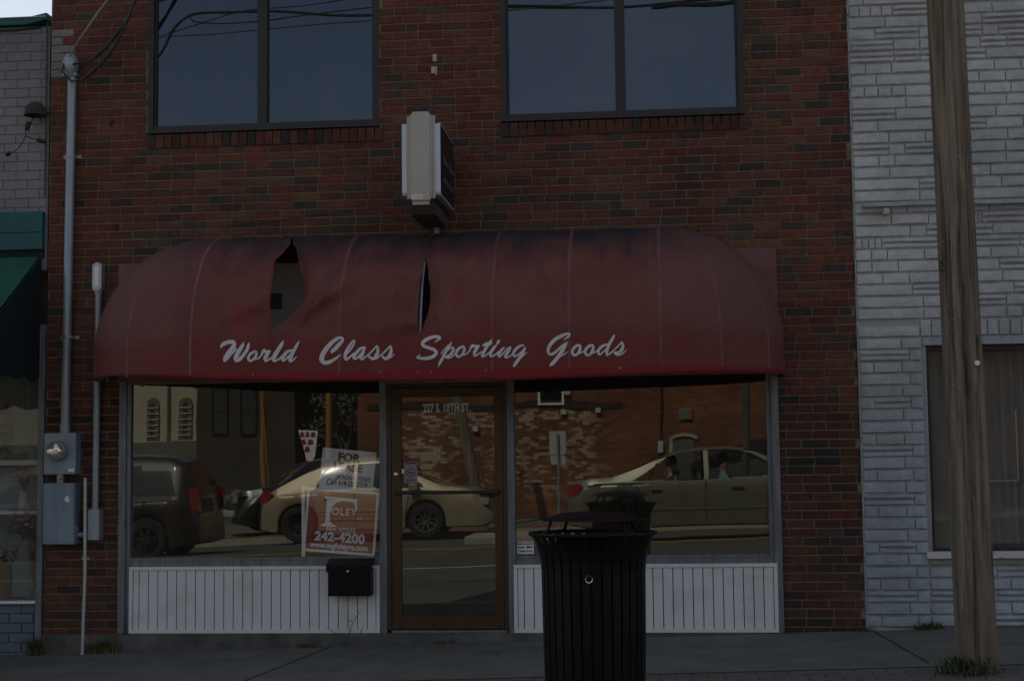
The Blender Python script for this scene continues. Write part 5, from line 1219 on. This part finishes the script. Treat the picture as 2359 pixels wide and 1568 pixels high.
def tree(name,label,x,y,h,cr,seed,leaf='leaf',n=2600,bare=False):
    r=random.Random(seed); t=thing(name,label,'tree',(x,y,zfar(x,y))); z0=zfar(x,y)-.1; s=MB(); tips=[]
    s.tube([(x,y,z0),(x+.05,y,z0+h*.2),(x,y+.1,z0+h*.45)],[.2,.15,.11],9)
    for i in range(14):
        a_=i*2.4; zz=z0+h*r.uniform(.25,.5); e=Vector((x+math.cos(a_)*cr*r.uniform(.4,.9),y+math.sin(a_)*cr*.7,z0+h*r.uniform(.5,1))); b_=Vector((x,y,zz)); m_=b_.lerp(e,.5)+Vector((0,0,-.1))
        s.tube([b_,m_,e],[.06,.04,.012],6); tips.append((b_,m_,e))
        for k in range(7):
            c=m_.lerp(e,r.random()); d=c+Vector((r.uniform(-1,1),r.uniform(-1,1),r.uniform(-.1,1)))*cr*.35; s.tube([c,d],[.015,.004],4); tips.append((c,c.lerp(d,.5),d))
    s.build('trunk','bark',t)
    s=MB()
    for i in range(n):
        a3=r.choice(tips); c=a3[1].lerp(a3[2],r.random()*1.1)+Vector((r.gauss(0,.22),r.gauss(0,.22),r.gauss(0,.2)))
        q=r.uniform(.05,.11); u=Vector((r.uniform(-1,1),r.uniform(-1,1),r.uniform(-1,1))).normalized()*q; v=u.cross(Vector((r.random(),r.random(),1))).normalized()*q*.6
        s.quad(c-u,c+v,c+u,c-v)
    s.build('crown',leaf,t,fixn=False)
tree('tree','half bare grey tree behind the tapered sign',-9.9,-36,5.5,1.7,3,'bark' and 'plinth',900)
tree('tree','leafy green tree beyond the cream building',-25.5,-38,7,2.4,4,'leaf',2600)
cs=thing('tapered_sign','white tapered sign with red lettering on a thin post beyond the gold wagon','sign',(-9.25,-27.6,-.3))
s=MB(); s.prism([(-9.50,2.38),(-8.98,2.38),(-9.06,1.75),(-9.22,1.35),(-9.32,1.75)],-27.65,-27.6); s.build('panel','signwhite',cs)
s=MB()
for k,(a_,b_,z_) in enumerate(((-9.46,-9.34,2.20),(-9.31,-9.20,2.20),(-9.17,-9.04,2.20),(-9.44,-9.30,2.0),(-9.26,-9.10,2.0),(-9.34,-9.2,1.82))): s.prism([(a_,z_),(b_,z_+.01),(b_-.02,z_+.13),(a_+.02,z_+.12)],-27.599,-27.59)
s.build('red_strokes','signred',cs)
MB().tube([(-9.22,-27.63,-.5),(-9.22,-27.63,1.4)],.03,8).build('post','galv',cs)
sp=thing('street_sign','grey back of a traffic sign with a smaller plate below, beside the sedan','street sign',(-1.75,-15.3,zr(-1.75,-15.3)))
s=MB(); s.tube([(-1.75,-15.27,zr(-1.75,-15.3)-.02),(-1.76,-15.27,1.93)],.024,8); s.build('post','galv',sp)
s=MB(); s.prism(rrect(-1.91,-1.62,1.57,1.97,.03),-15.31,-15.30); s.build('sign_plate','silver',sp)
s=MB(); s.prism(rrect(-1.90,-1.62,1.40,1.555,.03),-15.31,-15.30); s.build('lower_plate','silver',sp)
o=MB().box(-3.4,-1.45,-16.2,-14.6,-.1,zr(-2.4,-15.4)+.13,.03).build('traffic_island','kerb'); tag(o,kind='structure')
# picket fence and low wall glimpsed in the right hand window
fn=thing('picket_fence','dark picket fence at the far right, mirrored in the stone building\'s window','fence',(9,-27,0))
s=MB()
for k in range(26): s.box(8.0+k*.16,8.09+k*.16,-24.05,-24.0,.1,1.15)
s.build('picket','tyre',fn)
s=MB(); s.box(8,12.1,-24.08,-24.055,.35,.43); s.box(8,12.1,-24.08,-24.055,.9,.98); s.build('rail','tyre',fn)

# ---------------------------------------------------------------- cars
def car(name,label,L_,W,roof,belt,wheels,wr,paint,windows,x0,yn,zc,rotz=0,tail=None,open_win=None,glass='darkglass',front=False,rim='chrome',fine=False,shields=((0,0),(0,0)),spokes=7,handles=(),seams=(),parts=True,cladding=False,sidefill=None):
    """x forward from the rear bumper, near side y=+W; returned empty sits at the middle of the car on the ground"""
    t=thing(name,label,'car',(0,0,0))
    step=.0125 if fine else .025; n=int(L_/step); st=[]
    def half(x):
        e=min(x,L_-x); k=1-.20*max(0,1-e/.45)**2.2; return W*k
    def bot(x):
        b=.20+.06*max(0,1-min(x,L_-x)/.3)
        for xw in wheels:
            R_=wr+.055; d=abs(x-xw)
            if d<R_: b=max(b,wr+math.sqrt(R_*R_-d*d)-.0)
        return b
    NV=22 if fine else 8
    for i in range(n+1):
        x=L_*i/n; zt=lerp_tab(roof,x); zb=min(lerp_tab(belt,x),zt-.012); b=min(bot(x),zb-.05); w=half(x); h=max(.0,zt-zb)
        rail=w-.07-.42*h*.9; zr_=zb+h*.90
        P=[(w-.12,b),(w-.02,b+.03),(w,b+(zb-b)*.35),(w,b+(zb-b)*.65),(w-.012,b+(zb-b)*.88),(w-.035,zb-.01*1),(w-.05,zb)]
        for k in range(1,NV+1): q=k/NV; P.append((w-.05-(w-.05-rail)*q**1.15,zb+(zr_-zb)*q))
        P+= [(rail*.9,zr_+(zt-zr_)*.55),(rail*.6,zt-.01*h),(0,zt+.012*h)]
        st.append((x,P))
    m=len(st[0][1]); body=MB(); g={}
    def inside(poly,x,z):
        c=False; j=len(poly)-1
        for i in range(len(poly)):
            (xi,zi),(xj,zj)=poly[i],poly[j]
            if (zi>z)!=(zj>z) and x<(xj-xi)*(z-zi)/(zj-zi)+xi: c=not c
            j=i
        return c
    for sg_ in (1,-1):
        b0=len(body.v)
        for x,P in st:
            for y,z in P: body.v.append((x,sg_*y,z))
        for i in range(n):
            for k in range(m-1):
                x=(st[i][0]+st[i+1][0])/2; z=(st[i][1][k][1]+st[i+1][1][k+1][1])/2
                f=(i*m+k,(i+1)*m+k,(i+1)*m+k+1,i*m+k+1); f=f if sg_>0 else f[::-1]
                key=None
                if 6<=k<6+NV:
                    for wi,p in enumerate(windows):
                        if inside(p,x,z): key=('side_window',wi,sg_)
                if key is None and k>=6+NV:
                    for si,(a_,b_) in enumerate(shields):
                        if a_<x<b_: key=('windshield' if si else 'rear_window',9,0)
                if key is None and k>=8+NV-2 and k<6+NV:
                    pass
                if key is None: body._f([f],b0)
                else:
                    G=g.setdefault(key,MB()); G.quad(*[body.v[b0+q] for q in f])
    # end caps
    for i,rev in ((0,1),(n,0)):
        b0=len(body.v); P=st[i][1]; ring=[(st[i][0],y,z) for y,z in P]+[(st[i][0],-y,z) for y,z in P[::-1]]
        body.v+=ring; body._f([list(range(len(ring)))],b0)
    bo=body.build('body',paint,t,smooth=True,fixn=False)
    for (nm,wi,sgn),G in g.items():
        if open_win is not None and wi==open_win and sgn>0: continue
        o=G.build(nm,glass,bo,smooth=True,fixn=False)
    inn=MB(); inn.box(.1,L_-.1,-W+.13,W-.13,.24,lerp_tab(belt,L_/2)-.10); inn.build('cabin_floor','trim',t)
    # wheels
    for xw in wheels:
        for s_ in (1,-1):
            yo=s_*(W-.02); s=MB(); s.lathe([(wr*.66,-.10),(wr*.93,-.10),(wr,-.07),(wr,.07),(wr*.93,.10),(wr*.66,.10)],(xw,yo-s_*.10,wr),36,'y'); ty=s.build('tyre','tyre',t,smooth=True)
            s=MB(); yy=yo-s_*.012
            s.lathe([(wr*.60,-.03),(wr*.68,0),(wr*.68,.02),(wr*.60,.02)],(xw,yy,wr),36,'y'); s.lathe([(0,-.012),(.05,-.01),(.06,.01),(0,.012)],(xw,yy,wr),14,'y')
            for k in range(spokes):
                a_=2*math.pi*k/spokes+.2; c,d_=math.cos(a_),math.sin(a_); h=.022
                p=[(xw+c*.04-d_*h,wr+d_*.04+c*h),(xw+c*.04+d_*h,wr+d_*.04-c*h),(xw+c*wr*.63+d_*h*.7,wr+d_*wr*.63-c*h*.7),(xw+c*wr*.63-d_*h*.7,wr+d_*wr*.63+c*h*.7)]
                s.prism(p,yy-.008,yy+.008)
            s.build('rim',rim,ty)
            s=MB(); s.lathe([(0,0),(wr*.66,0)],(xw,yo-s_*.09,wr),20,'y'); s.build('brake_disc','trim',ty)
    for h_ in handles:
        for s_ in (1,-1):
            s=MB(); s.box(h_[0]-.09,h_[0]+.09,min(s_*(W-.005),s_*(W+.03)),max(s_*(W-.005),s_*(W+.03)),h_[1]-.014,h_[1]+.014,.006); s.build('door_handle','chrome',t)
    for q in seams:
        s=MB()
        for (xa,za),(xb,zb_) in zip(q,q[1:]):
            d=math.hypot(xb-xa,zb_-za); nx,nz=-(zb_-za)/d*.005,(xb-xa)/d*.005
            for yy in (W+.0012,): s.prism([(xa-nx,za-nz),(xb-nx,zb_-nz),(xb+nx,zb_+nz),(xa+nx,za+nz)],W-.02,yy)
        s.build('panel_gap','trim',bo)
    if tail:
        for s_ in (1,-1):
            s=MB(); nt_=len(tail); s.v=[(x,s_*(half(max(0,x))-.08),z) for x,z in tail]+[(x,s_*(half(max(0,x))+.004),z) for x,z in tail]; s._f([list(range(nt_)),list(range(2*nt_-1,nt_-1,-1))]+[[(i+1)%nt_,i,i+nt_,(i+1)%nt_+nt_] for i in range(nt_)],0); s.build('tail_lamp','redlamp',t)
    return t,bo
sedan_roof=[(0,.52),(.03,.88),(.10,.985),(.40,1.01),(.72,1.03),(1.0,1.14),(1.4,1.30),(1.8,1.405),(2.2,1.45),(2.6,1.455),(3.0,1.39),(3.4,1.20),(3.7,1.03),(4.1,.96),(4.5,.86),(4.75,.70),(4.8,.5)]
sedan_belt=[(0,.5),(.05,.86),(.5,.915),(1.2,.93),(2.4,.93),(3.5,.92),(3.8,.90),(4.5,.80),(4.8,.48)]
sw=[[(1.02,.955),(1.30,1.12),(1.62,1.31),(1.90,1.385),(2.18,1.40),(2.18,.955)],[(2.26,.955),(2.26,1.41),(2.60,1.41),(2.92,1.34),(3.30,1.12),(3.45,.97)]]
sed,sb=car('grey_sedan','grey sedan with people inside, mirrored in the right display window',4.8,.9,sedan_roof,sedan_belt,(.93,3.68),.325,'greypaint',sw,0,0,0,tail=[(-.012,.70),(.02,.93),(.16,.93),(.24,.90),(.20,.78),(.10,.70)],open_win=0,glass='carglass',fine=True,shields=((.80,1.60),(2.85,3.65)),handles=((1.42,.80),(2.72,.80)),
 seams=([(1.08,.93),(1.10,.80),(1.25,.60),(1.32,.42)],[(2.20,.93),(2.20,.30)],[(3.25,.92),(3.15,.60),(3.12,.30)],[(.72,.82),(.72,.62),(.90,.62),(.90,.82),(.72,.82)],[(.0+.3,.915),(1.2,.925)]))
s=MB(); s.box(1.35,3.4,.895,.912,.47,.51,.004); s.build('side_moulding','greypaint',sb)
s=MB(); s.box(.35,.62,.55,.75,.2,.3); s.build('exhaust','trim',sed)
s=MB(); s.box(3.22,3.40,.90,1.10,.93,1.08,.03); dm_=s.build('door_mirror','darkpaint',sed)
s=MB(); s.tube([(3.3,.88,.95),(3.3,.93,.97)],.02,6); s.build('mirror_arm','darkpaint',dm_)
s=MB(); s.prism([(1.27,.955),(1.30,.955),(1.46,1.22),(1.43,1.22)],.80,.83); s.build('quarter_bar','trim',sb)
SEDX,SEDY=-1.41,-13.40; SEDZ=zr(0,-13.4)-.0
def seated(name,label,x,y,z,shirt,face=0,arm=None):
    t=thing(name,label,'person',(x,y,z))
    def skin(nm,verts,edges,m,par):
        me=bpy.data.meshes.new(nm); me.from_pydata([v[:3] for v in verts],edges,[]); o=bpy.data.objects.new(nm,me); COL.objects.link(o)
        md=o.modifiers.new('s','SKIN'); 
        for i,v in enumerate(verts): o.data.skin_vertices[0].data[i].radius=(v[3],v[4] if len(v)>4 else v[3])
        o.data.skin_vertices[0].data[0].use_root=True
        su=o.modifiers.new('u','SUBSURF'); su.levels=2; su.render_levels=2; me.materials.append(M[m]); o.parent=par; o.matrix_parent_inverse=Matrix.Identity(4)
        return o
    # pelvis, waist, chest, neck base, neck, head; arms towards the window (+y)
    V=[(0,0,.12,.15,.12),(0.02,0,.30,.14,.10),(0.03,0,.48,.16,.11),(0.04,0,.58,.07),(.05,0,.63,.052),(.055,0,.70,.078),(.06,0,.78,.088),(.055,0,.84,.06),
       (.06,.17,.50,.055),(.12,.24,.36,.042),(.12,.30,.52,.034),(.10,.28,.62,.03),
       (.06,-.17,.50,.055),(.22,-.20,.34,.042),(.36,-.12,.42,.032),
       (.42,.09,.10,.085),(.42,-.09,.10,.085)]
    if not arm: V[9]=(.22,.20,.34,.042); V[10]=(.40,.14,.44,.032); V[11]=(.47,.12,.46,.03)
    E=[(0,1),(1,2),(2,3),(3,4),(4,5),(5,6),(6,7),(2,8),(8,9),(9,10),(10,11),(2,12),(12,13),(13,14),(0,15),(0,16)]
    b=skin('body',V,E,'skin',t)
    sh=[(v[0],v[1],v[2],v[3]+.012,(v[4] if len(v)>4 else v[3])+.012) for v in (V[0],V[1],V[2],V[3],V[8],V[9],V[12],V[13])]
    skin('shirt',sh,[(0,1),(1,2),(2,3),(2,4),(4,5),(2,6),(6,7)],shirt,t)
    s=MB(); s.lathe([(0,.10),(.05,.09),(.085,.05),(.098,0),(.092,-.05),(.07,-.09)],(0,0,0),20); h=s.build('hair','hair',None,smooth=True); h.parent=t; h.matrix_parent_inverse=Matrix.Identity(4); h.location=(.045,-.012,.80)
    t.rotation_euler=(0,0,face); return t
drv=seated('person','driver in a teal shirt behind the wheel of the grey sedan',SEDX+2.45,SEDY+.42,SEDZ+.50,'teal_shirt',0)
pas=seated('person','dark haired passenger in dark clothes raising a camera at the sedan\'s open rear window',SEDX+1.62,SEDY+.34,SEDZ+.48,'dark_shirt',0,arm=True)
hc=thing('hand_camera','small black camera held up at the open rear window of the sedan','camera',(SEDX+1.73,SEDY+.64,SEDZ+1.08))
s=MB(); s.box(SEDX+1.67,SEDX+1.79,SEDY+.60,SEDY+.66,SEDZ+1.08,SEDZ+1.16,.01); s.build('camera_body','blackmat',hc)
MB().lathe([(.034,0),(.034,.08),(.028,.082),(0,.075)],(SEDX+1.73,SEDY+.66,SEDZ+1.12),20,'y').build('lens','black',hc,smooth=True)
sed.location=(SEDX,SEDY,SEDZ); sed.rotation_euler=(0,-math.atan(.02),0)
wag_roof=[(0,.55),(.03,.97),(.25,1.10),(.60,1.29),(.94,1.48),(1.35,1.67),(1.9,1.74),(2.6,1.73),(3.0,1.63),(3.5,1.36),(3.95,1.12),(4.4,1.05),(4.75,.95),(4.98,.75),(5.05,.5)]
wag_belt=[(0,.5),(.05,.92),(.4,1.02),(1.2,1.04),(3.5,1.02),(3.95,1.0),(4.6,.88),(5.05,.48)]
ww=[[(1.20,1.09),(1.36,1.42),(1.50,1.55),(1.66,1.60),(2.08,1.62),(2.08,1.08)],[(2.16,1.08),(2.16,1.61),(2.6,1.61),(3.0,1.50),(3.55,1.16),(3.6,1.08)]]
wag,wb=car('gold_wagon','gold crossover wagon mirrored in the left window and the door',5.05,.96,wag_roof,wag_belt,(.86,3.62),.37,'gold',ww,0,0,0,tail=[(-.012,.86),(.02,1.06),(.22,1.13),(.34,1.04),(.22,.92),(.10,.84)],shields=((.30,.9),(2.9,3.85)),spokes=9,fine=True,handles=((1.52,.90),(2.72,.90)),
 seams=([(1.15,1.04),(1.2,.7),(1.32,.42)],[(2.12,1.04),(2.12,.3)],[(3.30,1.02),(3.22,.6),(3.2,.3)],[(1.3,.42),(3.2,.40)],[(1.3,.52),(3.2,.50)]))
s=MB(); s.prism([(4.45,.70),(4.95,.66),(4.98,.80),(4.55,.90)],.80,.90); s.build('headlight','clearlamp',wag)
s=MB(); s.box(1.35,3.15,.945,.975,.60,.66,.006); s.build('side_moulding','gold',wb)
s=MB(); s.box(3.3,3.5,.94,1.12,1.02,1.18,.03); s.build('door_mirror','gold',wag)
wag.location=(-8.48,-20.76,zr(-6,-20.7)); wag.rotation_euler=(0,-math.atan(.027),0)
van_roof=[(0,.5),(.05,1.0),(.12,1.35),(.3,1.68),(.55,1.78),(1.5,1.84),(3.0,1.80),(3.5,1.60),(4.2,1.15),(4.6,1.0),(4.8,.6)]
van_belt=[(0,.48),(.05,.95),(.3,1.02),(3.6,1.0),(4.2,.98),(4.8,.5)]
van,vb=car('dark_red_van','dark red van with pale sky on its roof, at the left edge of the reflection',4.8,.95,van_roof,van_belt,(.9,3.75),.36,'darkred',[[(.35,1.08),(.5,1.55),(1.3,1.62),(1.3,1.08)],[(1.4,1.08),(1.4,1.62),(2.3,1.62),(2.3,1.08)],[(2.4,1.08),(2.4,1.62),(3.0,1.58),(3.7,1.15),(3.7,1.08)]],0,0,0,tail=[(-.012,.80),(.0,1.2),(.14,1.25),(.12,.85)],rim='trim',shields=((.1,.3),(3.2,4.15)),seams=([(1.35,1.0),(1.35,.3)],))
van.location=(-7.85,-14.4,zr(-9.5,-14.4)); van.rotation_euler=(0,math.atan(.027),math.pi)
suv_roof=[(0,.6),(.05,1.2),(.3,1.7),(.6,1.78),(2.6,1.80),(3.1,1.7),(3.6,1.3),(3.8,1.15),(4.7,1.05),(4.85,.9),(4.9,.6)]
suv,ub=car('black_suv','black sport utility vehicle with chrome grille half hidden behind the gold wagon','0' and 4.9,.95,suv_roof,van_belt,(.9,3.95),.38,'darkpaint',[[(.5,1.1),(.6,1.6),(2.0,1.62),(2.0,1.1)],[(2.1,1.1),(2.1,1.62),(2.7,1.6),(3.3,1.15),(3.3,1.1)]],0,0,0,shields=((.1,.3),(2.9,3.7)))
s=MB()
for k in range(5): s.box(4.9,4.93,-.45,.45,.62+k*.075,.655+k*.075,.005)
s.build('grille','chrome',suv)
for yy in (.55,-.85): s=MB(); s.box(4.80,4.915,yy,yy+.3,.74,.92,.02); s.build('headlight','clearlamp',suv)
s=MB(); s.box(4.86,4.96,-.85,.85,.42,.56,.02); s.build('bumper','silver',suv)
suv.location=(-5.85,-25.75,zfar(-8,-25)+.0); suv.rotation_euler=(0,0,R(155))
